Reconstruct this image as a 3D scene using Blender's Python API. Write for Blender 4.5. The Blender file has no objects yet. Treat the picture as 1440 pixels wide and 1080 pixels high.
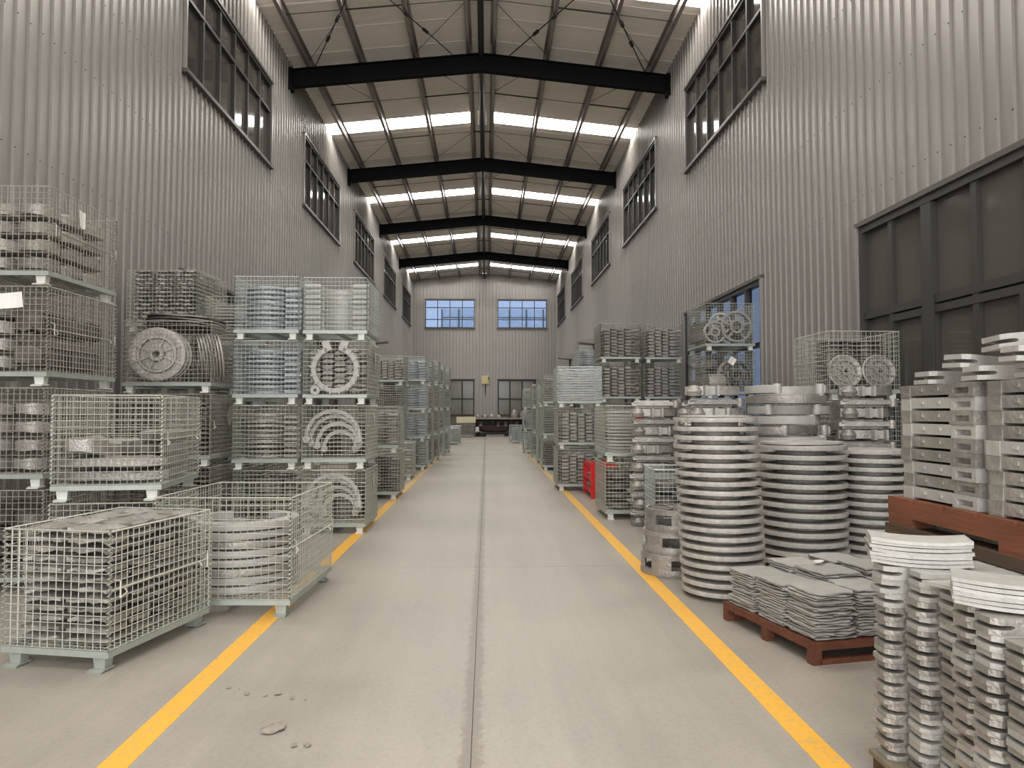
import bpy, math, random
from mathutils import Matrix, Vector
random.seed(7)
R = math.radians
SC = bpy.context.scene
COL = SC.collection

# ------------------------------------------------------------------ camera, sky, exposure
cam_d = bpy.data.cameras.new('camera')
cam_d.sensor_width = 36.0
cam_d.lens = 36.0 * 1050 / 1440
cam_d.clip_end = 300
cam = bpy.data.objects.new('camera', cam_d)
cam.location = (0, 0, 1.5)
cam.rotation_euler = (math.pi / 2 + 0.037104, 0, -0.034272)
COL.objects.link(cam)
SC.camera = cam

world = bpy.data.worlds.new('overcast_sky')
SC.world = world
world.use_nodes = True
wn = world.node_tree.nodes
wn['Background'].inputs[0].default_value = (0.98, 0.985, 1.0, 1)
wn['Background'].inputs[1].default_value = 4.2

SKYLIGHT = 17.0      # radiance of the daylit translucent roof panels
SC.view_settings.view_transform = 'Standard'
SC.view_settings.look = 'None'
SC.view_settings.gamma = 1.0
SC.view_settings.use_curve_mapping = False
SC.view_settings.exposure = 0.3
SC.cycles.max_bounces = 8
SC.cycles.diffuse_bounces = 5
SC.cycles.glossy_bounces = 3
SC.cycles.transparent_max_bounces = 12
SC.cycles.sample_clamp_indirect = 6.0

portal = bpy.data.lights.new('gate_daylight_portal', 'AREA')
portal.shape = 'RECTANGLE'
portal.size = 9.4
portal.size_y = 9.6
portal.cycles.is_portal = True
po = bpy.data.objects.new('gate_daylight_portal', portal)
po.location = (-0.15, -4.4, 4.8)
po.rotation_euler = (-math.pi / 2, 0, math.pi)
COL.objects.link(po)

# ------------------------------------------------------------------ materials
def lin(c):
    return tuple(((x / 255) / 12.92 if x / 255 <= 0.04045 else ((x / 255 + 0.055) / 1.055) ** 2.4) for x in c)

def mat(name, rgb, rough=0.6, metal=0.0, vary=0.0, noise=0.0, nscale=8.0, bump=0.0, bscale=60.0, stretch=None, dark=None, spec=0.5):
    """Principled material; vary = per-object brightness spread, noise = mottling, bump = fine relief."""
    m = bpy.data.materials.new(name)
    m.use_nodes = True
    nt = m.node_tree
    N, L = nt.nodes, nt.links
    b = N['Principled BSDF']
    b.inputs['Roughness'].default_value = rough
    b.inputs['Metallic'].default_value = metal
    b.inputs['Specular IOR Level'].default_value = spec
    c = lin(rgb)
    b.inputs['Base Color'].default_value = (*c, 1)
    if vary or noise or bump:
        tc = N.new('ShaderNodeTexCoord')
        mp = N.new('ShaderNodeMapping')
        L.new(tc.outputs['Object'], mp.inputs[0])
        if stretch:
            mp.inputs['Scale'].default_value = stretch
    src = None
    if noise:
        nz = N.new('ShaderNodeTexNoise')
        nz.inputs['Scale'].default_value = nscale
        nz.inputs['Detail'].default_value = 5
        nz.inputs['Roughness'].default_value = 0.65
        L.new(mp.outputs[0], nz.inputs['Vector'])
        rp = N.new('ShaderNodeValToRGB')
        rp.color_ramp.elements[0].position = 0.3
        rp.color_ramp.elements[1].position = 0.7
        d = lin(dark) if dark else tuple(x * (1 - noise) for x in c)
        rp.color_ramp.elements[0].color = (*d, 1)
        rp.color_ramp.elements[1].color = (*[min(1, x * (1 + noise * 0.6)) for x in c], 1)
        L.new(nz.outputs[0], rp.inputs[0])
        src = rp.outputs[0]
    if vary:
        oi = N.new('ShaderNodeObjectInfo')
        mr = N.new('ShaderNodeMapRange')
        mr.inputs['To Min'].default_value = 1 - vary
        mr.inputs['To Max'].default_value = 1 + vary
        L.new(oi.outputs['Random'], mr.inputs['Value'])
        mx = N.new('ShaderNodeVectorMath')
        mx.operation = 'SCALE'
        if src:
            L.new(src, mx.inputs[0])
        else:
            mx.inputs[0].default_value = c
        L.new(mr.outputs[0], mx.inputs['Scale'])
        src = mx.outputs[0]
    if src:
        L.new(src, b.inputs['Base Color'])
    if bump:
        n2 = N.new('ShaderNodeTexNoise')
        n2.inputs['Scale'].default_value = bscale
        n2.inputs['Detail'].default_value = 3
        L.new(mp.outputs[0], n2.inputs['Vector'])
        bp = N.new('ShaderNodeBump')
        bp.inputs['Strength'].default_value = bump
        bp.inputs['Distance'].default_value = 0.01
        L.new(n2.outputs[0], bp.inputs['Height'])
        L.new(bp.outputs[0], b.inputs['Normal'])
    return m

M = {}
M['clad'] = mat('grey_cladding', (153, 148, 143), 0.36, 0.4, vary=0.03, noise=0.06, nscale=0.7, bump=0.03, bscale=2.2, stretch=(1, 1, 0.25))
M['backing'] = mat('wall_backing', (90, 88, 85), 0.8)
M['trim'] = mat('dark_flashing', (92, 88, 84), 0.45, 0.4)
M['frame'] = mat('dark_window_frame', (62, 58, 54), 0.5, 0.2)
M['beam'] = mat('black_beam_paint', (13, 14, 16), 0.75, noise=0.2, nscale=2, spec=0.15)
M['purlin'] = mat('galvanised_purlin', (150, 142, 138), 0.35, 0.6, noise=0.2, nscale=3)
M['rod'] = mat('dark_rod', (45, 43, 42), 0.5, 0.4)
M['roof'] = mat('foil_roof_lining', (238, 231, 221), 0.7, vary=0.03, noise=0.06, nscale=1.6, bump=0.35, bscale=3.0, stretch=(0.5, 5, 1))
M['glass'] = mat('dark_tinted_glass', (84, 80, 75), 0.08, 0.0, vary=0.12, spec=0.6)
M['glass_grey'] = mat('dusty_grey_glass', (112, 108, 96), 0.15, vary=0.05)
M['zinc'] = mat('zinc_wire', (192, 192, 180), 0.4, 0.4, noise=0.12, nscale=6)
M['zinc_blue'] = mat('bright_zinc_wire', (200, 208, 204), 0.4, 0.4, noise=0.12, nscale=6)
M['zinc_dark'] = mat('aged_zinc_wire', (172, 167, 156), 0.5, 0.3, noise=0.2, nscale=6)
M['zinc_foot'] = mat('zinc_plate', (170, 176, 168), 0.45, 0.35, noise=0.12, nscale=10)
M['zinc_lite'] = mat('pale_foot_plate', (214, 214, 206), 0.5, 0.1, noise=0.08, nscale=10)
M['cast'] = mat('rough_cast_aluminium', (168, 163, 156), 0.45, 0.5, vary=0.18, noise=0.26, nscale=14, bump=0.6, bscale=55)
M['cast_dark'] = mat('sooty_cast_metal', (118, 112, 106), 0.5, 0.45, vary=0.2, noise=0.28, nscale=12, bump=0.5, bscale=50)
M['cast_lite'] = mat('fresh_cast_aluminium', (180, 177, 171), 0.52, 0.15, vary=0.1, noise=0.12, nscale=10, bump=0.35, bscale=70)
M['cast_blue'] = mat('bluish_cast_metal', (170, 175, 179), 0.45, 0.4, vary=0.14, noise=0.2, nscale=12, bump=0.4, bscale=50)
M['disc'] = mat('disc_casting', (184, 179, 171), 0.55, 0.15, vary=0.08, noise=0.22, nscale=18, bump=0.4, bscale=80)
M['disc_core'] = mat('dark_mould_core', (52, 47, 44), 0.8, noise=0.3, nscale=20)
M['rust'] = mat('rusty_brown_steel', (112, 66, 48), 0.6, 0.1, noise=0.35, nscale=14, bump=0.3)
M['wood'] = mat('reddish_pallet_timber', (120, 72, 48), 0.65, noise=0.3, nscale=9, bump=0.3, stretch=(1, 0.15, 1))
M['wood_dark'] = mat('dark_pallet_timber', (84, 66, 50), 0.7, noise=0.35, nscale=9, bump=0.3, stretch=(1, 0.15, 1))
M['wood_grey'] = mat('weathered_timber', (126, 116, 98), 0.75, noise=0.3, nscale=9, bump=0.3)
M['red'] = mat('red_painted_steel', (214, 30, 28), 0.4, noise=0.12, nscale=7)
M['paper'] = mat('white_paper', (236, 232, 226), 0.7, noise=0.04)
M['paper_tan'] = mat('tan_paper', (205, 190, 172), 0.75, noise=0.06)
M['cream'] = mat('cream_board', (226, 214, 186), 0.6, noise=0.08)
M['black'] = mat('black_rubber_paint', (34, 30, 30), 0.55, noise=0.2)
M['maroon'] = mat('dark_maroon_paint', (56, 40, 40), 0.5, noise=0.2)
M['yellowbox'] = mat('pale_yellow_cabinet', (214, 204, 150), 0.5)
M['concrete_bit'] = mat('concrete_fragment', (150, 142, 130), 0.85, noise=0.2, nscale=40, bump=0.5)
M['screw'] = mat('dark_screw_head', (60, 58, 56), 0.5, 0.3)

def emission(name, rgb, s):
    m = bpy.data.materials.new(name)
    m.use_nodes = True
    N = m.node_tree.nodes
    N.clear()
    e = N.new('ShaderNodeEmission')
    e.inputs[0].default_value = (*rgb, 1)
    e.inputs[1].default_value = s
    o = N.new('ShaderNodeOutputMaterial')
    m.node_tree.links.new(e.outputs[0], o.inputs[0])
    return m
M['skylight'] = emission('daylit_skylight_panel', (1.0, 0.97, 0.915), SKYLIGHT)

def clear_glass(name, tint, refl):
    m = bpy.data.materials.new(name)
    m.use_nodes = True
    N, L = m.node_tree.nodes, m.node_tree.links
    N.clear()
    t = N.new('ShaderNodeBsdfTransparent')
    t.inputs[0].default_value = (*tint, 1)
    g = N.new('ShaderNodeBsdfGlossy')
    g.inputs['Roughness'].default_value = 0.03
    mx = N.new('ShaderNodeMixShader')
    mx.inputs[0].default_value = refl
    o = N.new('ShaderNodeOutputMaterial')
    L.new(t.outputs[0], mx.inputs[1])
    L.new(g.outputs[0], mx.inputs[2])
    L.new(mx.outputs[0], o.inputs[0])
    return m
M['glass_blue'] = clear_glass('sky_tinted_glass', (0.29, 0.335, 0.41), 0.05)  # the blue of the sky behind is put into the tint
M['glass_dusk'] = clear_glass('dim_sky_tinted_glass', (0.17, 0.20, 0.25), 0.08)  # bluish sky reflection put into the pane tint

def film():
    m = bpy.data.materials.new('stretch_film')
    m.use_nodes = True
    N, L = m.node_tree.nodes, m.node_tree.links
    b = N['Principled BSDF']
    b.inputs['Base Color'].default_value = (0.8, 0.83, 0.83, 1)
    b.inputs['Roughness'].default_value = 0.22
    tc = N.new('ShaderNodeTexCoord')
    mp = N.new('ShaderNodeMapping')
    mp.inputs['Scale'].default_value = (1.5, 1.5, 9)
    nz = N.new('ShaderNodeTexNoise')
    nz.inputs['Scale'].default_value = 4
    nz.inputs['Detail'].default_value = 6
    L.new(tc.outputs['Object'], mp.inputs[0])
    L.new(mp.outputs[0], nz.inputs['Vector'])
    mr = N.new('ShaderNodeMapRange')
    mr.inputs['From Min'].default_value = 0.35
    mr.inputs['From Max'].default_value = 0.75
    mr.inputs['To Min'].default_value = 0.02
    mr.inputs['To Max'].default_value = 0.42
    L.new(nz.outputs[0], mr.inputs['Value'])
    L.new(mr.outputs[0], b.inputs['Alpha'])
    bp = N.new('ShaderNodeBump')
    bp.inputs['Strength'].default_value = 0.6
    L.new(nz.outputs[0], bp.inputs['Height'])
    L.new(bp.outputs[0], b.inputs['Normal'])
    return m
M['film'] = film()

def concrete():
    m = bpy.data.materials.new('polished_concrete')
    m.use_nodes = True
    N, L = m.node_tree.nodes, m.node_tree.links
    b = N['Principled BSDF']
    tc = N.new('ShaderNodeTexCoord')
    def noise(scale, detail, rough=0.6, sc=(1, 1, 1)):
        mp = N.new('ShaderNodeMapping')
        mp.inputs['Scale'].default_value = sc
        L.new(tc.outputs['Object'], mp.inputs[0])
        n = N.new('ShaderNodeTexNoise')
        n.inputs['Scale'].default_value = scale
        n.inputs['Detail'].default_value = detail
        n.inputs['Roughness'].default_value = rough
        L.new(mp.outputs[0], n.inputs['Vector'])
        return n.outputs[0]
    def ramp(src, p0, c0, p1, c1):
        r = N.new('ShaderNodeValToRGB')
        e = r.color_ramp.elements
        e[0].position, e[1].position = p0, p1
        e[0].color, e[1].color = (*c0, 1), (*c1, 1)
        L.new(src, r.inputs[0])
        return r.outputs[0]
    def mult(a, c):
        x = N.new('ShaderNodeMix')
        x.data_type = 'RGBA'
        x.blend_type = 'MULTIPLY'
        x.inputs[0].default_value = 1
        L.new(a, x.inputs[6])
        L.new(c, x.inputs[7])
        return x.outputs[2]
    base = ramp(noise(0.55, 6), 0.32, lin((154, 147, 136)), 0.7, lin((175, 167, 154)))
    streak = ramp(noise(1.3, 5, 0.7, (2.2, 0.16, 1)), 0.3, (0.86, 0.86, 0.87), 0.62, (1, 1, 1))
    grit = ramp(noise(34, 4, 0.8), 0.3, (0.86, 0.86, 0.86), 0.52, (1, 1, 1))
    c = mult(mult(base, streak), grit)
    # crumbled dirt that has gathered along the middle joint
    sep = N.new('ShaderNodeSeparateXYZ')
    L.new(tc.outputs['Object'], sep.inputs[0])
    ab = N.new('ShaderNodeMath')
    ab.operation = 'ABSOLUTE'
    L.new(sep.outputs[0], ab.inputs[0])
    nz = N.new('ShaderNodeMath')
    nz.operation = 'MULTIPLY_ADD'
    nz.inputs[1].default_value = 0.16
    nz.inputs[2].default_value = -0.052
    L.new(noise(16, 6, 0.85, (1, 0.6, 1)), nz.inputs[0])
    lt = N.new('ShaderNodeMath')
    lt.operation = 'SUBTRACT'
    L.new(ab.outputs[0], lt.inputs[0])
    L.new(nz.outputs[0], lt.inputs[1])
    dirt = ramp(lt.outputs[0], 0.0, (0.68, 0.66, 0.63), 0.03, (1, 1, 1))
    c = mult(c, dirt)
    L.new(c, b.inputs['Base Color'])
    mr = N.new('ShaderNodeMapRange')
    mr.inputs['To Min'].default_value = 0.3
    mr.inputs['To Max'].default_value = 0.62
    L.new(noise(1.1, 5), mr.inputs['Value'])
    L.new(mr.outputs[0], b.inputs['Roughness'])
    bp = N.new('ShaderNodeBump')
    bp.inputs['Strength'].default_value = 0.12
    bp.inputs['Distance'].default_value = 0.004
    L.new(noise(22, 5, 0.7), bp.inputs['Height'])
    L.new(bp.outputs[0], b.inputs['Normal'])
    return m
M['floor'] = concrete()

def line_paint():
    m = bpy.data.materials.new('worn_yellow_paint')
    m.use_nodes = True
    N, L = m.node_tree.nodes, m.node_tree.links
    b = N['Principled BSDF']
    b.inputs['Roughness'].default_value = 0.55
    tc = N.new('ShaderNodeTexCoord')
    n = N.new('ShaderNodeTexNoise')
    n.inputs['Scale'].default_value = 26
    n.inputs['Detail'].default_value = 7
    n.inputs['Roughness'].default_value = 0.8
    L.new(tc.outputs['Object'], n.inputs['Vector'])
    r = N.new('ShaderNodeValToRGB')
    e = r.color_ramp.elements
    e[0].position, e[1].position = 0.34, 0.5
    e[0].color = (*lin((186, 166, 122)), 1)
    e[1].color = (*lin((238, 176, 54)), 1)
    # the paint is scuffed away more and more along the far, most driven-over stretch
    sp = N.new('ShaderNodeSeparateXYZ')
    L.new(tc.outputs['Object'], sp.inputs[0])
    mr = N.new('ShaderNodeMapRange')
    mr.inputs['From Min'].default_value = 9
    mr.inputs['From Max'].default_value = 22
    mr.inputs['To Min'].default_value = 0.0
    mr.inputs['To Max'].default_value = 0.22
    L.new(sp.outputs[1], mr.inputs['Value'])
    sb = N.new('ShaderNodeMath')
    sb.operation = 'SUBTRACT'
    L.new(n.outputs[0], sb.inputs[0])
    L.new(mr.outputs[0], sb.inputs[1])
    L.new(sb.outputs[0], r.inputs[0])
    L.new(r.outputs[0], b.inputs['Base Color'])
    return m
M['yellow'] = line_paint()

# ------------------------------------------------------------------ mesh building
class MB:
    def __init__(s):
        s.v, s.f = [], []
    def add(s, vs, fs, T=None):
        n = len(s.v)
        s.v += [tuple(T @ Vector(p)) for p in vs] if T is not None else [tuple(p) for p in vs]
        s.f += [tuple(i + n for i in f) for f in fs]
        return s
    def box(s, x0, x1, y0, y1, z0, z1, T=None):
        return s.add([(x0, y0, z0), (x1, y0, z0), (x1, y1, z0), (x0, y1, z0), (x0, y0, z1), (x1, y0, z1), (x1, y1, z1), (x0, y1, z1)],
                     [(0, 3, 2, 1), (4, 5, 6, 7), (0, 1, 5, 4), (1, 2, 6, 5), (2, 3, 7, 6), (3, 0, 4, 7)], T)
    def rod(s, p, q, r, n=4, cap=False, T=None):
        p, q = Vector(p), Vector(q)
        d = (q - p).normalized()
        u = d.cross(Vector((0.31, 0.2, 0.93)))
        if u.length < 0.05:
            u = d.cross(Vector((1, 0, 0)))
        u.normalize()
        w = d.cross(u)
        vs = []
        for c in (p, q):
            for k in range(n):
                a = 2 * math.pi * (k + 0.5) / n
                vs.append(c + u * (r * math.cos(a)) + w * (r * math.sin(a)))
        fs = [(k, (k + 1) % n, n + (k + 1) % n, n + k) for k in range(n)]
        if cap:
            fs += [tuple(range(n - 1, -1, -1)), tuple(range(n, 2 * n))]
        return s.add(vs, fs, T)
    def wire(s, p, q, r, ax, ay):          # cheap axis-aligned square wire
        p, q, ax, ay = Vector(p), Vector(q), Vector(ax) * r, Vector(ay) * r
        vs = [p + ax, p + ay, p - ax, p - ay, q + ax, q + ay, q - ax, q - ay]
        return s.add(vs, [(0, 1, 5, 4), (1, 2, 6, 5), (2, 3, 7, 6), (3, 0, 4, 7)])
    def path(s, pts, r, n=3):
        for a, b in zip(pts[:-1], pts[1:]):
            s.rod(a, b, r, n)
        return s
    def prism(s, poly, z0, z1, T=None):     # poly in xy, counter-clockwise
        n = len(poly)
        vs = [(x, y, z0) for x, y in poly] + [(x, y, z1) for x, y in poly]
        fs = [tuple(range(n - 1, -1, -1)), tuple(range(n, 2 * n))] + [(k, (k + 1) % n, n + (k + 1) % n, n + k) for k in range(n)]
        return s.add(vs, fs, T)
    def lathe(s, prof, n=32, T=None, a0=0.0, a1=None, jit=0.0, rnd=None):
        """prof: closed loop of (r, z) points turned about z."""
        full = a1 is None
        a1 = a0 + 2 * math.pi if full else a1
        cols = n if full else n + 1
        k = len(prof)
        vs = []
        for i in range(cols):
            a = a0 + (a1 - a0) * i / n
            e = (rnd.uniform(-jit, jit) if rnd and jit else 0)
            for r, z in prof:
                rr = max(0.0, r + (e if r > 0.05 else 0))
                vs.append((rr * math.cos(a), rr * math.sin(a), z + (e * 0.3 if rnd else 0)))
        fs = []
        for i in range(n):
            j = (i + 1) % cols
            for t in range(k):
                u = (t + 1) % k
                fs.append((i * k + t, j * k + t, j * k + u, i * k + u))
        if not full:
            fs += [tuple(range(k)), tuple((cols - 1) * k + t for t in range(k - 1, -1, -1))]
        return s.add(vs, fs, T)
    def mesh(s, name, m, smooth=None):
        me = bpy.data.meshes.new(name)
        me.from_pydata(s.v, [], s.f)
        me.materials.append(M[m] if isinstance(m, str) else m)
        if smooth:
            me.polygons.foreach_set('use_smooth', [True] * len(me.polygons))
            me.set_sharp_from_angle(angle=R(smooth))
        me.update()
        return me

def T3(x=0, y=0, z=0, rz=0, rx=0, ry=0, s=1):
    return Matrix.Translation((x, y, z)) @ Matrix.Rotation(rz, 4, 'Z') @ Matrix.Rotation(ry, 4, 'Y') @ Matrix.Rotation(rx, 4, 'X') @ Matrix.Scale(s, 4)

def link(name, me, parent=None, T=None):
    o = bpy.data.objects.new(name, me)
    COL.objects.link(o)
    if parent is not None:
        o.parent = parent
    if T is not None:
        o.matrix_local = T
    return o

def thing(o, label, cat, group=None, kind=None):
    o['label'] = label
    o['category'] = cat
    if group:
        o['group'] = group
    if kind:
        o['kind'] = kind
    return o

def empty(name, label, cat, T, group=None):
    o = bpy.data.objects.new(name, None)
    o.empty_display_size = 0.1
    COL.objects.link(o)
    o.matrix_local = T
    return thing(o, label, cat, group)

def struct(name, me, T=None, label=None, cat=None):
    o = link(name, me, None, T)
    o['kind'] = 'structure'
    if label:
        o['label'] = label
    if cat:
        o['category'] = cat
    return o

# ------------------------------------------------------------------ the hall
XL, XR, XM = -5.2, 4.9, -0.15
YF, YB = -4.5, 52.2
ZE = 10.55                                   # eave
def roof_z(x):                               # underside of the roof lining
    return 11.24 - abs(x - XM) / 5.05 * 0.52
def beam_z(x):
    return roof_z(x) - 0.2
BEAMS = [-4.9 + 8.2 * k + 8.1 for k in range(6)]       # 3.2 ... 44.2

# floor: slabs with an open joint down the middle and two cross joints
JX = -0.065
fl = struct('floor', MB().box(XL - 0.3, XR + 0.3, YF - 8, YB + 0.3, -0.3, -0.03).mesh('floor', 'backing'),
            label='grey polished concrete floor of the hall', cat='floor')
cuts = [YF - 8, -1.2, 7.28, 15.8, 24.2, 32.6, 41.0, YB + 0.2]
for a, b in zip(cuts[:-1], cuts[1:]):
    for x0, x1 in ((XL - 0.2, JX - 0.0015), (JX + 0.0015, XR + 0.2)):
        g = 0.0025
        link('slab', MB().box(x0 - JX, x1 - JX, a + g, b - g, -0.2, 0).mesh('slab', 'floor'), fl, T3(JX))

# wall openings (y0, y1, z0, z1) on the side walls
UP = [(12.8 + 8.2 * k - 0.02, 17.8 + 8.2 * k + 0.02, 7.36, 9.34) for k in range(5)]
DOWN_R = [(4.56, 9.62, 0, 3.9)] + [(12.95 + 8.2 * k, 18.0 + 8.2 * k, 0, 3.86) for k in range(4)]
DOWN_L = [(12.8 + 8.2 * k, 17.8 + 8.2 * k, 0, 3.86) for k in range(5)]
BW_UP = [(-4.37, -0.85, 7.36, 9.34), (0.74, 4.27, 7.36, 9.34)]
BW_DN = [(-4.37, -0.8, 0, 3.73), (0.79, 4.3, 0, 3.73)]

def spans(a0, a1, opens, ztop):
    """solid height intervals of a strip a0..a1 of wall."""
    m = (a0 + a1) / 2
    iv = [(0, ztop)]
    for (o0, o1, z0, z1) in opens:
        if o0 < m < o1:
            nv = []
            for (p, q) in iv:
                if z1 <= p or z0 >= q:
                    nv.append((p, q))
                else:
                    if z0 > p: nv.append((p, z0))
                    if z1 < q: nv.append((z1, q))
            iv = nv
    return iv

PITCH, DEP = 0.23, 0.03
PROF = [(0, 0), (0.099, 0), (0.1015, DEP), (0.124, DEP), (0.1265, 0), (0.23, 0)]
def snap(opens, origin):
    return [(origin + round((o[0] - origin) / PITCH) * PITCH, origin + round((o[1] - origin) / PITCH) * PITCH, o[2], o[3]) for o in opens]

PROF_END = [(0, 0), (0.09, 0), (0.094, -0.05), (0.136, -0.05), (0.14, 0), (0.23, 0)]      # end wall: grooves shaped in to draw the ribs' shadow lines
def clad_wall(name, T, a0, a1, opens, ztop, label, screws=(), prof=PROF):
    """T maps local (along, into the room, up) to the world."""
    n = round((a1 - a0) / PITCH)
    back = MB()
    edges = sorted({a0, a1} | {o[0] for o in opens} | {o[1] for o in opens})
    for p, q in zip(edges[:-1], edges[1:]):
        for (z0, z1) in spans(p, q, opens, max(ztop(p), ztop(q)) if callable(ztop) else ztop):
            back.box(p, q, -0.12, -0.056, z0, z1)
    w = struct(name, back.mesh(name, 'backing'), T, label, 'wall')
    cache = {}
    for i in range(0, n, 4):
        cnt = min(4, n - i)
        key = []
        for k in range(cnt):
            s0 = a0 + (i + k) * PITCH
            zt = ztop(s0 + PITCH / 2) if callable(ztop) else ztop
            key.append(tuple(spans(s0, s0 + PITCH, opens, zt)))
        key = tuple(key)
        if key not in cache:
            b = MB()
            for k, iv in enumerate(key):
                for (z0, z1) in iv:
                    base = k * PITCH
                    vs = [(base + p, d, z) for z in (z0, z1) for p, d in prof]
                    b.add(vs, [(j, j + 1, j + 7, j + 6) for j in range(5)])
            cache[key] = b.mesh('cladding_sheet', 'clad')
        link('cladding_sheet', cache[key], w, T3(a0 + i * PITCH))
    if screws:
        b = MB()
        for z in screws:
            for i in range(n):
                s = a0 + i * PITCH + 0.115
                if s < 34 and any(p < z < q for p, q in spans(s - .1, s + .1, opens, 10)):
                    b.box(s - 0.007, s + 0.007, DEP, DEP + 0.005, z - 0.007, z + 0.007)
        o = link('screw_row', b.mesh('screw_row', 'screw'), w)
        o['kind'] = 'stuff'
    return w

TL = Matrix(((0, 1, 0, XL), (1, 0, 0, 0), (0, 0, 1, 0), (0, 0, 0, 1)))
TR = Matrix(((0, -1, 0, XR), (1, 0, 0, 0), (0, 0, 1, 0), (0, 0, 0, 1)))
TB = Matrix(((1, 0, 0, 0), (0, -1, 0, YB), (0, 0, 1, 0), (0, 0, 0, 1)))
A0 = YF
OL = snap(UP + DOWN_L, A0)
OR = snap(UP + DOWN_R, A0)
OB = snap(BW_UP + BW_DN, XL)
clad_wall('wall_left', TL, A0, A0 + 247 * PITCH, OL, 10.72, 'left wall of ribbed grey metal cladding', (4.4, 5.9, 7.0, 9.6))
clad_wall('wall_right', TR, A0, A0 + 247 * PITCH, OR, 10.72, 'right wall of ribbed grey metal cladding', (4.3, 5.6, 7.0, 9.6))
clad_wall('wall_back', TB, XL, XL + 44 * PITCH, OB, lambda x: roof_z(x), 'far end wall of ribbed grey metal cladding', (), PROF_END)
# front wall behind the camera with its wide open gate
fw = MB()
fw.box(XL, XL + 0.35, YF - 0.15, YF, 0, 10.7).box(XR - 0.35, XR, YF - 0.15, YF, 0, 10.7).box(XL + 0.35, XR - 0.35, YF - 0.15, YF, 9.6, 11.2)
struct('wall_front', fw.mesh('wall_front', 'clad'), label='wall with open gate behind the viewer', cat='wall')

# windows and glazed doors
def glazing(name, T, a0, a1, z0, z1, cols, rows, label, glass, bar=0.06, sill=True, cat='window', dep=0.05, colset=None):
    """frame, mullions, panes; local (along, into the room, up)."""
    f = MB()
    f.box(a0, a1, -0.09, dep, z1 - bar, z1).box(a0, a1, -0.09, dep, z0, z0 + bar)
    f.box(a0, a0 + bar, -0.09, dep, z0 + bar, z1 - bar).box(a1 - bar, a1, -0.09, dep, z0 + bar, z1 - bar)
    w = struct(name, f.mesh(name, 'frame'), T, label, cat)
    xs = colset or [a0 + (a1 - a0) * k / cols for k in range(cols + 1)]
    zs = [z0] + [z0 + (z1 - z0) * r for r in rows] + [z1]
    for x in xs[1:-1]:
        link('mullion', MB().box(x - bar / 2, x + bar / 2, -0.08, dep - 0.015, z0 + bar, z1 - bar).mesh('mullion', 'frame'), w)
    for z in zs[1:-1]:
        link('transom', MB().box(a0 + bar, a1 - bar, -0.07, dep - 0.01, z - bar / 2, z + bar / 2).mesh('transom', 'frame'), w)
    pc = {}
    for x, x2 in zip(xs[:-1], xs[1:]):
        for z, z2 in zip(zs[:-1], zs[1:]):
            k = (round(x2 - x, 3), round(z2 - z, 3))
            if k not in pc:
                pc[k] = MB().box(0, k[0], -0.045, -0.035, 0, k[1]).mesh('pane', glass)
            link('pane', pc[k], w, T3(x, random.uniform(-.004, .004), z, R(random.uniform(-.5, .5))))
    if sill:
        link('sill', MB().box(a0 - 0.06, a1 + 0.06, 0, dep + 0.06, z0 - 0.07, z0).mesh('sill', 'trim'), w)
    link('head_flashing', MB().box(a0 - 0.05, a1 + 0.05, 0, dep + 0.03, z1, z1 + 0.06).mesh('head_flashing', 'trim'), w)
    for x in (a0 - 0.05, a1):
        link('side_flashing', MB().box(x, x + 0.05, 0, dep + 0.03, z0, z1).mesh('side_flashing', 'clad'), w)
    return w

ordw = ['nearest', 'second', 'third', 'fourth', 'farthest']
wi = 1
for side, T, op in (('left', TL, OL), ('right', TR, OR)):
    for k in range(5):
        o = op[k]
        glazing('window_%d' % wi, T, *o, 6, [0.66], '%s high window in the %s cladding wall' % (ordw[k], side), 'glass')
        wi += 1
for k, o in enumerate(OB[:2]):
    glazing('window_%d' % wi, TB, *o, 4, [0.3, 0.72], ['left', 'right'][k] + ' blue-lit high window in the far end wall', 'glass_blue', bar=0.05)
    wi += 1
di = 1
for k, o in enumerate(OB[2:]):
    glazing('door_%d' % di, TB, *o, 4, [0.34, 0.64], ['left', 'right'][k] + ' dusty glazed door in the far end wall', 'glass_grey', bar=0.09, sill=False, cat='door')
    di += 1
for k, o in enumerate(OR[5:]):
    if k == 0:
        cs = [o[0], 5.05, 5.75, 6.5, 7.25, 8.02, 8.8, o[1]]
        d = glazing('door_%d' % di, TR, *o, 0, [0.7], 'wide dark sliding glass door at the near right', 'glass', bar=0.09, sill=False, cat='door', colset=cs, dep=0.04)
        lf = {}
        for (a, b, off) in ((o[0] + .1, 6.45, 0.0), (6.55, 8.0, -0.0), (8.1, 8.84, 0.0)):     # lower sliding leaves
            m = MB()
            z1 = 2.66
            m.box(a, b, -0.02, 0.03, z1 - 0.08, z1).box(a, b, -0.02, 0.03, 0.02, 0.16)
            m.box(a, a + 0.08, -0.02, 0.03, 0.16, z1 - 0.08).box(b - 0.08, b, -0.02, 0.03, 0.16, z1 - 0.08)
            link('sliding_leaf', m.mesh('sliding_leaf', 'frame'), d)
        link('door_post', MB().box(7.93, 8.12, -0.05, 0.05, 0, 3.8).mesh('door_post', 'frame'), d)
    else:
        glazing('door_%d' % di, TR, *o, 6, [0.7], '%s glazed door low in the right wall behind baskets' % ordw[k], 'glass_dusk' if k == 1 else 'glass', bar=0.08, sill=False, cat='door')
    di += 1
for k, o in enumerate(OL[5:]):
    glazing('door_%d' % di, TL, *o, 4, [0.7], '%s glazed door low in the left wall behind stacks' % ordw[k], 'glass_grey' if k == 0 else 'glass', bar=0.08, sill=False, cat='door')
    di += 1

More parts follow.
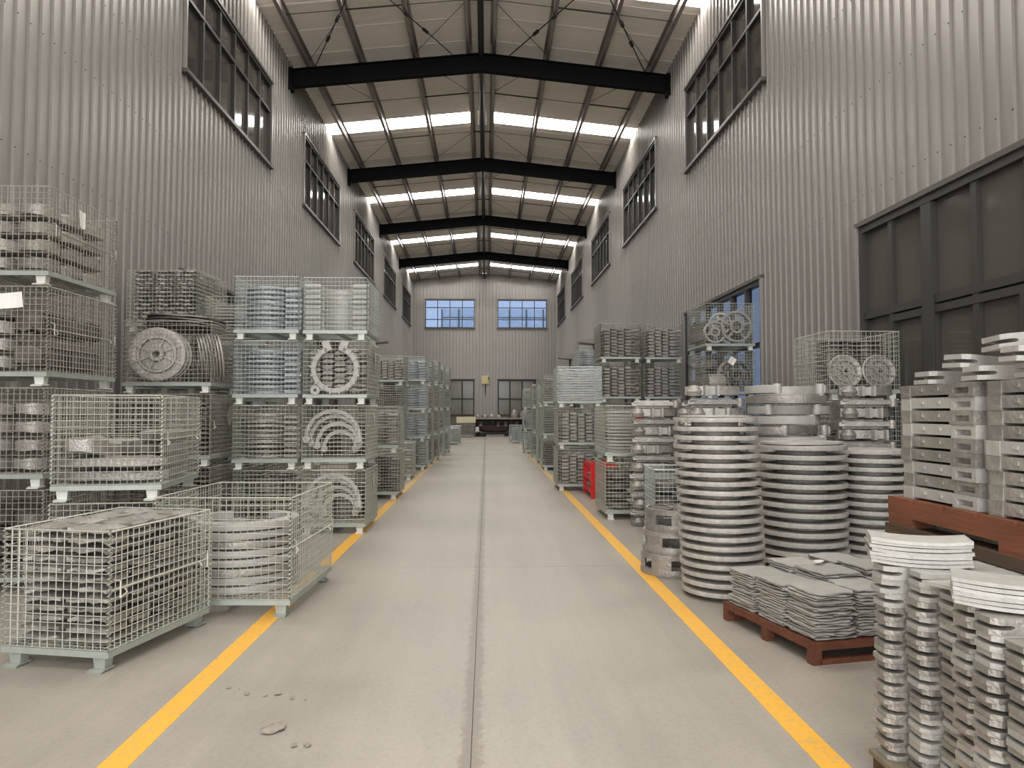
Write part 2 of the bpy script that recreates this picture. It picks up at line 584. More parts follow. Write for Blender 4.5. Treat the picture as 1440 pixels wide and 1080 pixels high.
# roof: lining sheets, skylight panels, beams, purlins, rods
ce = MB()
for s in (-1, 1):
    xe = XM + s * 5.35
    zt = roof_z(xe)
    ce.add([(XM, YF - .3, 11.34), (xe, YF - .3, zt + .1), (xe, YB + .2, zt + .1), (XM, YB + .2, 11.34)], [(0, 1, 2, 3)])
ceil = struct('ceiling', MB().box(XM - 0.16, XM + 0.16, YF, YB, 11.235, 11.26).mesh('ceiling', 'roof'), label='pitched roof lined with pale foil sheets', cat='ceiling')
SW = 8.2 / 7
y = BEAMS[2] + 0.75 - 3 * 8.2
SKY_Y = []
i = 0
def slope_sheet(s, nm, m, w):
    x0, x1 = XM + s * 0.14, XM + s * 5.3
    z0, z1 = roof_z(x0), roof_z(x1)
    b = MB()
    if m == 'skylight':
        x0 = XM + s * 0.3
        z0 = roof_z(x0)
        w = 0.9
        vs = [(x0, 0.0, z0 + .02), (x1, 0.0, z1 + .02), (x1, w, z1 + .02), (x0, w, z0 + .02)]
        b.add(vs, [(0, 1, 2, 3) if s < 0 else (3, 2, 1, 0)])
    else:                                    # a sheet with a turned-down lap seam at its edge
        P = [(0, 0.0), (0.02, -0.012), (0.05, -0.012), (0.07, 0.0), (w, 0.0), (w, 0.06), (0, 0.06)]
        vs = [(x0, p, z0 + q) for p, q in P] + [(x1, p, z1 + q) for p, q in P]
        k = len(P)
        b.add(vs, [(j, (j + 1) % k, k + (j + 1) % k, k + j) for j in range(k)])
    return b.mesh(nm, m)
FILL = {s: MB().add([(XM + s * 0.14, 0, roof_z(XM + s * .14)), (XM + s * 0.3, 0, roof_z(XM + s * .3)), (XM + s * 0.3, SW, roof_z(XM + s * .3)), (XM + s * 0.14, SW, roof_z(XM + s * .14)),
                       (XM + s * 0.3, .9, roof_z(XM + s * .3)), (XM + s * 5.3, .9, roof_z(XM + s * 5.3)), (XM + s * 5.3, SW, roof_z(XM + s * 5.3))], [(0, 1, 2, 3), (4, 5, 6, 2)]).mesh('skylight_surround', 'roof') for s in (-1, 1)}
sheets = {(s, m): slope_sheet(s, 'skylight_panel' if m == 'skylight' else 'roof_sheet', m, SW) for s in (-1, 1) for m in ('roof', 'skylight')}
while y < YB + 0.1:
    sk = (i % 7 == 3)
    for s in (-1, 1):
        link('skylight_panel' if sk else 'roof_sheet', sheets[(s, 'skylight' if sk else 'roof')], ceil, T3(0, y, 0))
    if sk:
        for s in (-1, 1):
            link('skylight_surround', FILL[s], ceil, T3(0, y, 0))
    y += SW
    i += 1
PX = [0.3, 1.72, 3.14, 4.5]
for s in (-1, 1):
    for p in PX:
        x = XM + s * p
        z = roof_z(x)
        b = MB()                             # C-section purlin
        b.box(x - 0.004, x + 0.004, YF, YB, z - 0.2, z - 0.002)
        b.box(x - 0.06, x + 0.06, YF, YB, z - 0.012, z - 0.002).box(x - 0.0, x + s * 0.085, YF, YB, z - 0.2, z - 0.194) if s > 0 else b.box(x - 0.06, x + 0.06, YF, YB, z - 0.012, z - 0.002).box(x - 0.085, x, YF, YB, z - 0.2, z - 0.194)
        b.box(x + s * 0.085 - 0.003, x + s * 0.085 + 0.003, YF, YB, z - 0.2, z - 0.17)
        link('purlin', b.mesh('purlin', 'purlin'), ceil)
rt = MB().rod((XM, YF, 10.92), (XM, YB, 10.92), 0.075, 10)
link('ridge_tube', rt.mesh('ridge_tube', 'rod', 40), ceil)
for k, yb in enumerate(BEAMS[1:]):
    b = MB()
    T = 0.09
    for (w, dz0, dz1) in ((T, 0.0, -0.025), (0.006, -0.025, -0.455), (T, -0.455, -0.48)):
        pts = [(XL, beam_z(XL)), (XM - 0.5, beam_z(XM - 0.5)), (XM, beam_z(XM) - 0.0), (XM + 0.5, beam_z(XM + 0.5)), (XR, beam_z(XR))]
        for (xa, za), (xb, zb) in zip(pts[:-1], pts[1:]):
            vs = [(xa, yb - w, za + dz1), (xb, yb - w, zb + dz1), (xb, yb + w, zb + dz1), (xa, yb + w, za + dz1),
                  (xa, yb - w, za + dz0), (xb, yb - w, zb + dz0), (xb, yb + w, zb + dz0), (xa, yb + w, za + dz0)]
            b.add(vs, [(0, 3, 2, 1), (4, 5, 6, 7), (0, 1, 5, 4), (1, 2, 6, 5), (2, 3, 7, 6), (3, 0, 4, 7)])
    bm = struct('roof_beam', b.mesh('roof_beam', 'beam'), None, ['black roof beam just above the top of the photo', 'nearest black roof beam in view spanning the hall', 'second black roof beam spanning the hall', 'third black roof beam spanning the hall', 'farthest black roof beam by the end wall'][k], 'beam')
    for xe in (XL + 0.05, XR - 0.05):
        link('end_plate', MB().box(xe - 0.05, xe + 0.05, yb - 0.14, yb + 0.14, beam_z(xe) - 0.56, beam_z(xe) + 0.02).mesh('end_plate', 'beam'), bm)
# sag rods and thin diagonals
def pz(x): return roof_z(x) - 0.1
allx = [XM - p for p in reversed(PX)] + [XM + p for p in PX]
for yb in BEAMS:
    for q, (oy, alt) in enumerate(((2.6, 0), (5.7, 1))):
        for j in range(7):
            xa, xb = allx[j], allx[j + 1]
            r = 0.02 if (j + q) % 2 == 0 else 0.009
            if yb + oy < YB:
                link('sag_rod', MB().rod((xa, yb + oy, pz(xa)), (xb, yb + oy, pz(xb)), r, 5).mesh('sag_rod', 'rod'), ceil)
    for j in (0, 2, 4, 6):
        xa, xb = allx[j], allx[j + 1]
        if j in (4, 6): xa, xb = xb, xa
        if yb + 8.1 > YB + 1: continue
        if abs(xa - xb) > 0.8:
            link('brace_rod', MB().rod((xa, yb + 0.2, pz(xa)), (xb, yb + 2.6, pz(xb)), 0.008, 4).mesh('brace_rod', 'rod'), ceil)
            link('brace_rod', MB().rod((xa, yb + 8.0, pz(xa)), (xb, yb + 5.7, pz(xb)), 0.008, 4).mesh('brace_rod', 'rod'), ceil)
y0, y1 = BEAMS[1] + 0.15, BEAMS[2] - 0.15
for s in (-1, 1):
    for (xa, xb) in ((4.35, 0.75), (0.75, 4.35)):
        pa = Vector((XM + s * xa, y1, roof_z(XM + s * xa) - 0.23))
        pb = Vector((XM + s * xb, y0, roof_z(XM + s * xb) - 0.23))
        t = MB().rod(pa, pb, 0.015, 6)
        o = link('cross_brace', t.mesh('cross_brace', 'rod', 50), ceil)
        for f in (0.17, 0.28):
            c = pa.lerp(pb, f)
            d = (pb - pa).normalized()
            link('turnbuckle', MB().rod(c - d * 0.1, c + d * 0.1, 0.045, 6, True).mesh('turnbuckle', 'rod'), o)

# painted aisle lines
for s, x, lab in ((-1, -1.575, 'left yellow aisle line painted on the concrete floor'), (1, 1.475, 'right yellow aisle line painted on the concrete floor')):
    thing(link('floor_line', MB().box(x - 0.065, x + 0.065, YF, 33, 0.0002, 0.0022).mesh('floor_line', 'yellow')), lab, 'floor line')

#@@OBJECTS@@
# ------------------------------------------------------------------ cast pieces (shared meshes)
def lump(w, d, h, seed, m, rough=0.12, nx=4, ny=3, rd=0.13):
    rn = random.Random(seed)
    vt, vb = [], []
    for j in range(ny + 1):
        for i in range(nx + 1):
            u, v = i / nx * 2 - 1, j / ny * 2 - 1
            k = 1 - rd * (abs(u) ** 3) * (abs(v) ** 3) * 2
            x = u * w / 2 * k + rn.uniform(-1, 1) * w * rough * 0.22
            y = v * d / 2 * k + rn.uniform(-1, 1) * d * rough * 0.22
            e = 0.16 if max(abs(u), abs(v)) > 0.99 else 0
            vt.append((x, y, h * (1 - e) + rn.uniform(-1, 0.4) * h * rough))
            vb.append((x, y, h * e + rn.uniform(-0.2, 1) * h * rough))
    b = MB()
    n = (nx + 1) * (ny + 1)
    fs = []
    for j in range(ny):
        for i in range(nx):
            a = j * (nx + 1) + i
            fs.append((a, a + 1, a + nx + 2, a + nx + 1))
            fs.append((n + a, n + a + nx + 1, n + a + nx + 2, n + a + 1))
    ring = [i for i in range(nx + 1)] + [(j + 1) * (nx + 1) - 1 for j in range(1, ny + 1)] + \
           [ny * (nx + 1) + i for i in range(nx - 1, -1, -1)] + [j * (nx + 1) for j in range(ny - 1, 0, -1)]
    for p, q in zip(ring, ring[1:] + ring[:1]):
        fs.append((q, p, n + p, n + q))
    b.add(vt + vb, fs)
    return b.mesh('casting_slab', m, 40)

RX = Matrix.Rotation(math.pi / 2, 4, 'X')     # local z -> -y (faces the viewer)
RYX = Matrix.Rotation(math.pi / 2, 4, 'Y')    # local z -> x

def link_brick(w, d, h, m, seed=0):
    c = w * 0.14
    e = h * 0.3
    poly = [(-w / 2, e), (-w / 2 + c, 0), (w / 2 - c, 0), (w / 2, e), (w / 2, h - e), (w / 2 - c, h), (-w / 2 + c, h), (-w / 2, h - e)]
    b = MB().prism(poly, -d / 2, d / 2, RX)
    return b.mesh('link_casting', m)

def c_ring(r0, r1, h, m, gap=60, n=22, lug=True, name='ring_casting', seed=1):
    """C-shaped cast ring lying flat, opening towards -y."""
    rn = random.Random(seed)
    a0, a1 = R(-90 + gap / 2), R(270 - gap / 2)
    b = MB().lathe([(r0, 0), (r1, h * 0.08), (r1 + 0.004, h * 0.5), (r1, h * 0.92), (r0, h)], n, None, a0, a1, 0.003, rn)
    if lug:
        rm = (r0 + r1) / 2
        for a in (a0, a1):
            b.lathe([(0.0, 0), (0.045, 0), (0.05, h * 0.5), (0.045, h * 1.1), (0.0, h * 1.1)], 10, T3(rm * math.cos(a), rm * math.sin(a), 0))
    return b.mesh(name, m, 40)

def ring_full(r0, r1, h, m, name, n=28, ribs=0):
    b = MB().lathe([(r0, 0), (r1, 0), (r1, h * 0.3), (r1 * 0.98, h), (r0 * 1.02, h), (r0, h * 0.6)], n)
    for k in range(ribs):
        b.box(r0 - 0.01, r1 + 0.015, -0.012, 0.012, -h * 0.3, h * 1.15, Matrix.Rotation(2 * math.pi * k / ribs, 4, 'Z'))
    return b.mesh(name, m, 40)

def hub_wheel(r, h, m, ribs=8):
    b = MB().lathe([(0.03, 0), (r, 0), (r, h * 0.6), (r * 0.93, h * 0.75), (r * 0.72, h * 0.5), (r * 0.68, h * 0.95), (r * 0.6, h * 0.95), (r * 0.56, h * 0.4),
                    (r * 0.3, h * 0.4), (r * 0.26, h * 1.15), (r * 0.13, h * 1.15), (r * 0.12, h * 0.8)], 36)
    for k in range(ribs):
        b.box(r * 0.25, r * 0.9, -0.009, 0.009, h * 0.3, h * 0.88, Matrix.Rotation(2 * math.pi * (k + 0.5) / ribs, 4, 'Z'))
    return b.mesh('hub_wheel', m, 40)

def spoked(r, h, m, spokes=5, name='pulley_casting'):
    b = MB().lathe([(r * 0.86, 0), (r, 0), (r, h), (r * 0.86, h)], 30)
    b.lathe([(r * 0.3, -h * 0.15), (r * 0.44, -h * 0.15), (r * 0.44, h * 1.15), (r * 0.3, h * 1.15)], 20)
    for k in range(spokes):
        b.box(r * 0.42, r * 0.9, -r * 0.07, r * 0.07, h * 0.25, h * 0.75, Matrix.Rotation(2 * math.pi * k / spokes + 0.3, 4, 'Z'))
    return b.mesh(name, m, 40)

def arm_mesh(m, L=0.62):
    b = MB()
    b.prism([(-L / 2, -0.1), (-L * 0.2, -0.13), (L * 0.36, -0.13), (L * 0.36, -0.07), (-L * 0.12, -0.04), (-L / 2, 0.02)], 0.03, 0.072)
    b.lathe([(0.017, 0.005), (0.046, 0.005), (0.05, 0.05), (0.046, 0.096), (0.017, 0.096)], 14, T3(L * 0.42, -0.1, 0))
    b.prism([(-L * 0.42, -0.06), (L * 0.3, -0.06), (L * 0.34, 0.12), (-L * 0.36, 0.15)], 0.0, 0.1)
    b.rod((-L * 0.46, -0.1, 0.075), (L * 0.34, -0.1, 0.06), 0.02, 6, True)
    return b.mesh('arm_casting', m, 40)

def bracket_mesh(m, L=0.6):
    b = MB()
    b.prism([(-L * 0.5, -0.02), (-L * 0.34, -0.1), (L * 0.3, -0.1), (L * 0.5, -0.01), (L * 0.44, 0.14), (-L * 0.4, 0.15)], 0.012, 0.105)
    b.lathe([(0.0, 0.0), (0.075, 0.0), (0.09, 0.05), (0.06, 0.11), (0.0, 0.118)], 14, T3(-L * 0.34, -0.05, 0.0))
    return b.mesh('bracket_casting', m, 40)

def fin_mesh(m):
    b = MB()
    for x in (-0.075, 0.05):
        b.prism([(x, -0.19), (x + 0.026, -0.19), (x + 0.026, -0.09), (x, -0.09)], 0.0, 0.112)
    b.box(-0.049, 0.05, -0.125, -0.09, 0.01, 0.1)
    return b.mesh('fin_pair', m)

def slot_bar(w, h, L, m, seed=0):
    """bar along +x; seen from -y its aisle (-x) end is forked by a round-ended slot; near corner chamfered."""
    rn = random.Random(seed)
    s0, s1 = h * 0.34, h * 0.62
    sd = 0.056 + rn.uniform(-.006, .006)
    c = 0.026
    b = MB()
    for (z0, z1, ex) in ((0, s0, 0.0), (s1, h, 0.006)):        # two prongs
        b.prism([(ex + c, -w / 2), (sd, -w / 2), (sd, w / 2), (ex + c * 0.6, w / 2), (ex, w / 2 - c * 0.7), (ex, -w / 2 + c * 0.9)], z0, z1)
    # body with the rounded root of the slot (profile in xz, run along y)
    prof = [(sd, 0), (L, 0), (L, h), (sd, h), (sd, s1), (sd + 0.01, s1 - 0.003), (sd + 0.014, (s0 + s1) / 2), (sd + 0.01, s0 + 0.003), (sd, s0)]
    b.prism(prof, -w / 2, w / 2, RX)
    return b.mesh('slotted_bar', m)

def long_bar(L, W, h, m, seed=0):
    """bar along y, its -x face shows a round-ended slot near the -y end; thick bosses at both ends."""
    b = MB()
    t = h * 0.82
    b.box(0, W, -L / 2 + 0.17, L / 2 - 0.14, h - t, h)                 # thinner web: leaves a dark gap under it
    b.box(-0.004, W, L / 2 - 0.14, L / 2 - 0.06, 0, h)
    b.prism([(0.012, L / 2 - 0.06), (W, L / 2 - 0.06), (W, L / 2), (0.03, L / 2)], 0, h)
    y0, y1 = -L / 2, -L / 2 + 0.17
    b.box(0.03, W, y0, y1, 0, h)                                      # boss behind the slot
    b.box(-0.004, 0.03, y0, y1, 0, h * 0.24).box(-0.004, 0.03, y0, y1, h * 0.66, h)
    b.box(-0.004, 0.03, y0, y0 + 0.03, h * 0.24, h * 0.66).box(-0.004, 0.03, y1 - 0.03, y1, h * 0.24, h * 0.66)
    for y in (-0.05, 0.08):
        b.box(-0.006, 0.0, y - 0.012, y + 0.012, h * 0.5, h * 0.75)
    return b.mesh('long_bar_casting', m)

def disc_mesh(r, pitch, m, seed):
    rn = random.Random(seed)
    t = pitch * 0.48
    b = MB().lathe([(0.0, 0.0), (r * 0.55, 0.0), (r * 0.56, pitch - t * 0.9), (r * 0.99, pitch - t * 1.0), (r, pitch - t * 0.5), (r * 0.992, pitch), (0.0, pitch)], 44, None, 0, None, 0.004, rn)
    return b.mesh('disc_casting', m, 35)

def thin_plate(w, d, h, seed, m):
    return lump(w, d, h, seed, m, 0.22, 6, 5, 0.03)

def bone(w, d, h, seed, m):
    rn = random.Random(seed)
    nx, ny = 6, 3
    vt, vb = [], []
    ph = rn.uniform(0, 6)
    for j in range(ny + 1):
        for i in range(nx + 1):
            u, v = i / nx * 2 - 1, j / ny * 2 - 1
            waist = 0.72 + 0.28 * abs(math.sin(u * 2.4 + ph * 0.3))
            x = u * w / 2 * (1 - 0.08 * v * v) + rn.uniform(-1, 1) * w * 0.02
            y = v * d / 2 * waist + rn.uniform(-1, 1) * d * 0.04
            t = h * (0.32 + 0.6 * abs(math.sin(u * 2.2 + ph))) * (0.55 if max(abs(u), abs(v)) > 0.99 else 1)
            c = h * 0.5 + rn.uniform(-1, 1) * h * 0.1
            vt.append((x, y, min(h * 1.02, c + t / 2)))
            vb.append((x, y, max(0, c - t / 2)))
    n = (nx + 1) * (ny + 1)
    fs = []
    for j in range(ny):
        for i in range(nx):
            a = j * (nx + 1) + i
            fs.append((a, a + 1, a + nx + 2, a + nx + 1))
            fs.append((n + a, n + a + nx + 1, n + a + nx + 2, n + a + 1))
    ring = [i for i in range(nx + 1)] + [(j + 1) * (nx + 1) - 1 for j in range(1, ny + 1)] + \
           [ny * (nx + 1) + i for i in range(nx - 1, -1, -1)] + [j * (nx + 1) for j in range(ny - 1, 0, -1)]
    for p, q in zip(ring, ring[1:] + ring[:1]):
        fs.append((q, p, n + p, n + q))
    return MB().add(vt + vb, fs).mesh('casting_slab', m, 50)

M['cast_mid'] = mat('grey_cast_metal', (156, 150, 143), 0.5, 0.35, vary=0.16, noise=0.22, nscale=14, bump=0.4, bscale=55)
PM = {
    'slab': [bone(0.33, 0.245, 0.056, s, 'cast') for s in range(6)],
    'slab_dark': [bone(0.32, 0.24, 0.055, s + 10, 'cast_dark') for s in range(4)],
    'block': [lump(0.3, 0.3, 0.15, s + 20, 'cast', 0.09) for s in range(3)],
    'block_dark': [lump(0.28, 0.3, 0.13, s + 25, 'cast_dark', 0.1) for s in range(3)],
    'beam': [lump(0.72, 0.12, 0.1, s + 30, 'cast', 0.08, 6, 2) for s in range(2)],
    'vplate': [lump(0.018, 0.3, 0.26, s + 40, 'cast_dark', 0.2, 1, 3) for s in range(2)],
    'brick': [link_brick(0.124, 0.2, 0.047, 'cast'), link_brick(0.124, 0.2, 0.047, 'cast_mid')],
    'brick_lite': [link_brick(0.13, 0.2, 0.06, 'cast_lite')],
    'ring': [c_ring(0.2, 0.29, 0.037, 'cast', 70, seed=s) for s in range(2)],
    'ring_dark': [c_ring(0.2, 0.29, 0.037, 'cast_dark', 70, seed=s + 3) for s in range(2)],
    'ring_blue': [c_ring(0.2, 0.29, 0.037, 'cast_blue', 70, seed=s + 5) for s in range(2)],
    'bar': [lump(0.66, 0.1, 0.032, s + 50, 'cast_lite', 0.12, 5, 2) for s in range(2)],
    'bowl': [c_ring(0.25, 0.3, 0.06, 'cast_lite', 110, seed=8, lug=False)],
}

# ------------------------------------------------------------------ wire baskets
BC = {}
def basket_parts(W, D, H, zinc, cell=0.05, wr=0.0029, coil=False, gate=True, lite=False):
    key = (W, D, H, zinc, cell, wr, coil, gate, lite)
    if key in BC:
        return BC[key]
    zb, zt = 0.125, H - 0.015
    def panel(L, gap=False):
        b = MB()
        n = max(2, round(L / cell))
        m = max(2, round((zt - zb) / cell))
        for i in range(n + 1):
            x = -L / 2 + L * i / n
            rr = wr * (1.7 if i in (0, n) else 1)
            b.wire((x, 0, zb), (x, 0, zt), rr, (1, 0, 0), (0, 1, 0))
        for j in range(m + 1):
            z = zb + (zt - zb) * j / m
            rr = wr * (1.9 if j == m else 1)
            b.wire((-L / 2, -wr, z), (L / 2, -wr, z), rr, (0, 1, 0), (0, 0, 1))
        return b.mesh('wire_panel', zinc)
    P = {}
    P['front'] = panel(W)
    P['side'] = panel(D)
    b = MB()
    for i in range(1, round(W / cell)):
        x = -W / 2 + W * i / round(W / cell)
        b.wire((x, -D / 2, zb), (x, D / 2, zb), wr, (1, 0, 0), (0, 0, 1))
    for i in range(1, round(D / cell)):
        y = -D / 2 + D * i / round(D / cell)
        b.wire((-W / 2, y, zb), (W / 2, y, zb), wr, (0, 1, 0), (0, 0, 1))
    P['floor'] = b.mesh('wire_floor', zinc)
    b = MB()
    f = 0.035
    b.box(-W / 2 - .006, W / 2 + .006, -D / 2 - .006, -D / 2 + f, 0.083, 0.12).box(-W / 2 - .006, W / 2 + .006, D / 2 - f, D / 2 + .006, 0.083, 0.12)
    b.box(-W / 2 - .006, -W / 2 + f, -D / 2 + f, D / 2 - f, 0.083, 0.12).box(W / 2 - f, W / 2 + .006, -D / 2 + f, D / 2 - f, 0.083, 0.12)
    b.box(-0.03, 0.03, -D / 2 + f, D / 2 - f, 0.09, 0.118)
    P['frame'] = b.mesh('base_frame', 'zinc_foot')
    b = MB()
    b.add([(-.042, -.034, .084), (.042, -.034, .084), (.042, .034, .084), (-.042, .034, .084), (-.034, -.03, .014), (.034, -.03, .014), (.034, .03, .014), (-.034, .03, .014)],
          [(3, 2, 1, 0), (4, 5, 6, 7), (1, 5, 4, 0), (2, 6, 5, 1), (3, 7, 6, 2), (0, 4, 7, 3)])
    b.box(-.046, .046, -.05, .04, 0.008, 0.018)
    b.add([(-.046, -.05, .018), (.046, -.05, .018), (.046, -.075, .0), (-.046, -.075, .0), (-.046, -.05, .008), (.046, -.05, .008), (.046, -.078, .008), (-.046, -.078, .008)],
          [(0, 1, 6, 7), (7, 6, 2, 3), (3, 2, 5, 4), (0, 7, 3, 4), (1, 5, 2, 6)])
    P['foot'] = b.mesh('foot', 'zinc_lite' if lite else 'zinc_foot')
    if coil:
        b = MB()
        pts = []
        turns = int((zt - zb) / 0.032)
        for k in range(turns * 7 + 1):
            a = 2 * math.pi * k / 7
            pts.append((0.013 * math.cos(a), 0.013 * math.sin(a), zb + (zt - zb) * k / (turns * 7)))
        b.path(pts, 0.0028, 3)
        P['coil'] = b.mesh('corner_coil', zinc)
        b = MB()
        for s in (-1, 1):
            b.path([(0, s * (D / 2 - 0.12), 0.0), (0.02, s * (D / 2 - 0.12), -0.03), (0.02, s * (D / 2 - 0.06), -0.05), (0.02, s * (D / 2 - 0.06), 0.05), (0.0, s * (D / 2 - 0.03), 0.06)], 0.005, 4)
        b.rod((0, -D / 2, 0), (0, D / 2, 0), 0.007, 5)
        P['gate_rod'] = b.mesh('gate_rod', zinc)
    BC[key] = P
    return P

def basket(label, group, T, W, D, H, zinc='zinc', near=False, side=1, cell=0.05, wr=0.0029, lite=False):
    P = basket_parts(W, D, H, zinc, cell, wr, near, True, lite)
    e = empty('wire_basket', label, 'basket', T, group)
    link('wire_panel', P['front'], e, T3(0, -D / 2, 0))
    link('wire_panel', P['front'], e, T3(0, D / 2, 0, math.pi))
    for sd_, an in ((1, math.pi / 2), (-1, -math.pi / 2)):
        sp_ = link('wire_panel', P['side'], e, T3(sd_ * W / 2, 0, 0, an))
        if near and sd_ == side:
            link('gate_rod', P['gate_rod'], sp_, Matrix.Rotation(-an, 4, 'Z') @ T3(side * 0.006, 0, 0.125 + (H - .14) * 0.5))
    link('wire_floor', P['floor'], e)
    bf = link('base_frame', P['frame'], e)
    ix, iy = W / 2 - 0.07, D / 2 - 0.05
    for x, y, r in ((-ix, -iy, 0), (ix, -iy, 0), (-ix, iy, math.pi), (ix, iy, math.pi)):
        link('foot', P['foot'], bf, T3(x, y, 0, r))
    if near:
        for x, y in ((-W / 2, -D / 2), (W / 2, -D / 2), (W / 2, D / 2), (-W / 2, D / 2)):
            link('corner_coil', P['coil'], e, T3(x, y))
    return e

BUDGET = {}
def scatter(name, items, label, group, T, cat, stuff_name=None, stuff_label=None, limit=290):
    """items: (mesh, local matrix); individuals while the kind is under its limit, the rest one joined object."""
    left = []
    for me, L, *ds in items:
        n = BUDGET.get(name, 0)
        if n < limit:
            BUDGET[name] = n + 1
            lb = label.replace(' in the ', ', %s, in the ' % ds[0], 1) if ds else label
            thing(link(name, me, None, T @ L), lb if len(lb.split()) <= 16 else label, cat, group)
        else:
            left.append((me, L))
    if left:
        vs, fs, me0 = [], [], left[0][0]
        for me, L in left:
            o = len(vs)
            vs += [tuple(L @ v.co) for v in me.vertices]
            fs += [tuple(i + o for i in p.vertices) for p in me.polygons]
        m2 = bpy.data.meshes.new('casting_heap')
        m2.from_pydata(vs, [], fs)
        m2.materials.append(me0.materials[0])
        o = link(stuff_name or 'casting_heap', m2, None, T)
        thing(o, stuff_label or ('packed heap of ' + label), cat, None, 'stuff')

ORD = ['lowest', 'second', 'third', 'fourth', 'fifth', 'sixth', 'seventh', 'eighth', 'ninth', 'tenth', 'eleventh', 'twelfth', 'thirteenth', 'fourteenth', 'fifteenth', 'sixteenth', 'seventeenth', 'eighteenth', 'nineteenth', 'twentieth', 'twenty-first', 'twenty-second', 'twenty-third', 'twenty-fourth', 'twenty-fifth', 'twenty-sixth', 'twenty-seventh', 'twenty-eighth']
def J(a): return random.uniform(-a, a)

def POS(n): return {1: ['middle'], 2: ['left', 'right'], 3: ['left', 'middle', 'right']}.get(n, ['far left', 'left', 'right', 'far right'])
def fill(kind, W, D, H, side=1):
    """list of (mesh, matrix) for what shows of a basket's load; name; category words."""
    z0 = 0.13
    it = []
    iw, idp, ih = W - 0.08, D - 0.08, H - 0.2
    if kind in ('slabs', 'slabs_dark', 'slabs_full'):
        ms = PM['slab_dark'] if kind == 'slabs_dark' else PM['slab']
        nx, ny = max(2, round(iw / 0.33)), max(2, round(idp / 0.25))
        h = 0.058
        nz = int((ih + (0.12 if kind == 'slabs_full' else 0)) / h)
        cn, rn_ = POS(nx), ['front', 'second', 'third', 'fourth', 'fifth', 'rear']
        for k in range(nz):
            for j in range(ny):
                for i in range(nx):
                    vis = j == 0 or (i == (nx - 1 if side > 0 else 0)) or k >= nz - 1
                    if vis:
                        sx = iw / nx / 0.345 * random.uniform(0.92, 1.0)
                        L = T3(-iw / 2 + iw * (i + .5) / nx + J(.008), -idp / 2 + idp * (j + .5) / ny + J(.008), z0 + k * h, J(.06) + (math.pi if random.random() < .5 else 0)) @ Matrix.Diagonal((sx, idp / ny / .262 * random.uniform(0.9, 1.0), 1, 1))
                        it.append((random.choice(ms), L, '%s layer, %s row %s' % (ORD[k], rn_[j], cn[i])))
        return it, 'casting_slab', 'rough slab casting'
    if kind in ('blocks', 'blocks_dark'):
        ms = PM['block_dark'] if kind == 'blocks_dark' else PM['block']
        nx, ny = max(2, round(iw / 0.31)), max(2, round(idp / 0.33))
        h = 0.155 if kind == 'blocks' else 0.135
        nz = max(2, int(ih / h))
        for k in range(nz):
            for j in range(ny):
                for i in range(nx):
                    if j == 0 or i == (nx - 1 if side > 0 else 0) or k == nz - 1:
                        it.append((random.choice(ms), T3(-iw / 2 + iw * (i + .5) / nx + J(.008), -idp / 2 + idp * (j + .5) / ny + J(.01), z0 + k * h, J(.05)) @ Matrix.Diagonal((iw / nx / .32, idp / ny / .325, 0.93, 1)), '%s layer, %s row %s' % (ORD[k], ['front', 'second', 'third', 'rear'][min(j, 3)], POS(nx)[i])))
        return it, 'block_casting', 'blocky casting'
    if kind == 'links':
        nx, ny = 4, 3
        p = 0.07
        nz = int((ih + .02) / p)
        for i in range(nx):
            for k in range(nz):
                it.append((random.choice(PM['brick']), T3(-iw / 2 + 0.1 + i * 0.152 + J(.004), -idp / 2 + 0.11 + J(.01), z0 + k * p + (i % 2) * 0.032, J(.04))))
        xe = iw / 2 - 0.06 if side > 0 else -iw / 2 + 0.085
        for j in range(1, ny + 1):
            for k in range(nz):
                it.append((PM['brick'][1], T3(xe, -idp / 2 + 0.13 + j * 0.235, z0 + k * p, math.pi / 2)))
        # tangled ends in the last column
        for k in range(nz - 1):
            it.append((PM['brick'][k % 2], T3(iw / 2 - 0.07, -idp / 2 + .1 + J(.02), z0 + 0.02 + k * p * 1.05, R(90) + J(.5), J(.3))))
        for i in range(4):
            for k in range(nz):
                it.append((PM['brick'][1], T3(-iw / 2 + 0.17 + i * 0.152, -idp / 2 + 0.34, z0 + k * p)))
        for i in range(3):
            for j in range(1, 3):
                it.append((PM['brick'][0], T3(-iw / 2 + 0.12 + i * 0.17, -idp / 2 + 0.35 + j * 0.25, z0 + (nz - 1) * p, J(.1))))
        return it, 'link_casting', 'small link casting'
    if kind in ('rings', 'rings_dark', 'rings_blue'):
        ms = PM[{'rings': 'ring', 'rings_dark': 'ring_dark', 'rings_blue': 'ring_blue'}[kind]]
        p = 0.064
        nz = int((ih + 0.01) / p)
        sx = min(1.12, (iw - 0.14) / 0.6)
        for k in range(nz):
            it.append((random.choice(ms), T3(-0.06 + J(.006), -idp / 2 + 0.31 * sx + J(.006), z0 + k * p, math.pi + J(.08)) @ Matrix.Diagonal((sx, sx, 1, 1))))
        n2 = int(ih / 0.07)
        for k in range(n2):
            it.append((PM['brick'][k % 2], T3(iw / 2 - 0.045, -idp / 2 + 0.12, z0 + k * 0.07, J(.1) + math.pi / 2)))
        if idp > 0.8:
            for k in range(nz):
                it.append((random.choice(ms), T3(0.02, idp / 2 - 0.22 * sx, z0 + k * p, J(.1)) @ Matrix.Diagonal((sx * .68, sx * .68, 1, 1))))
        return it, 'ring_casting', 'open ring casting'
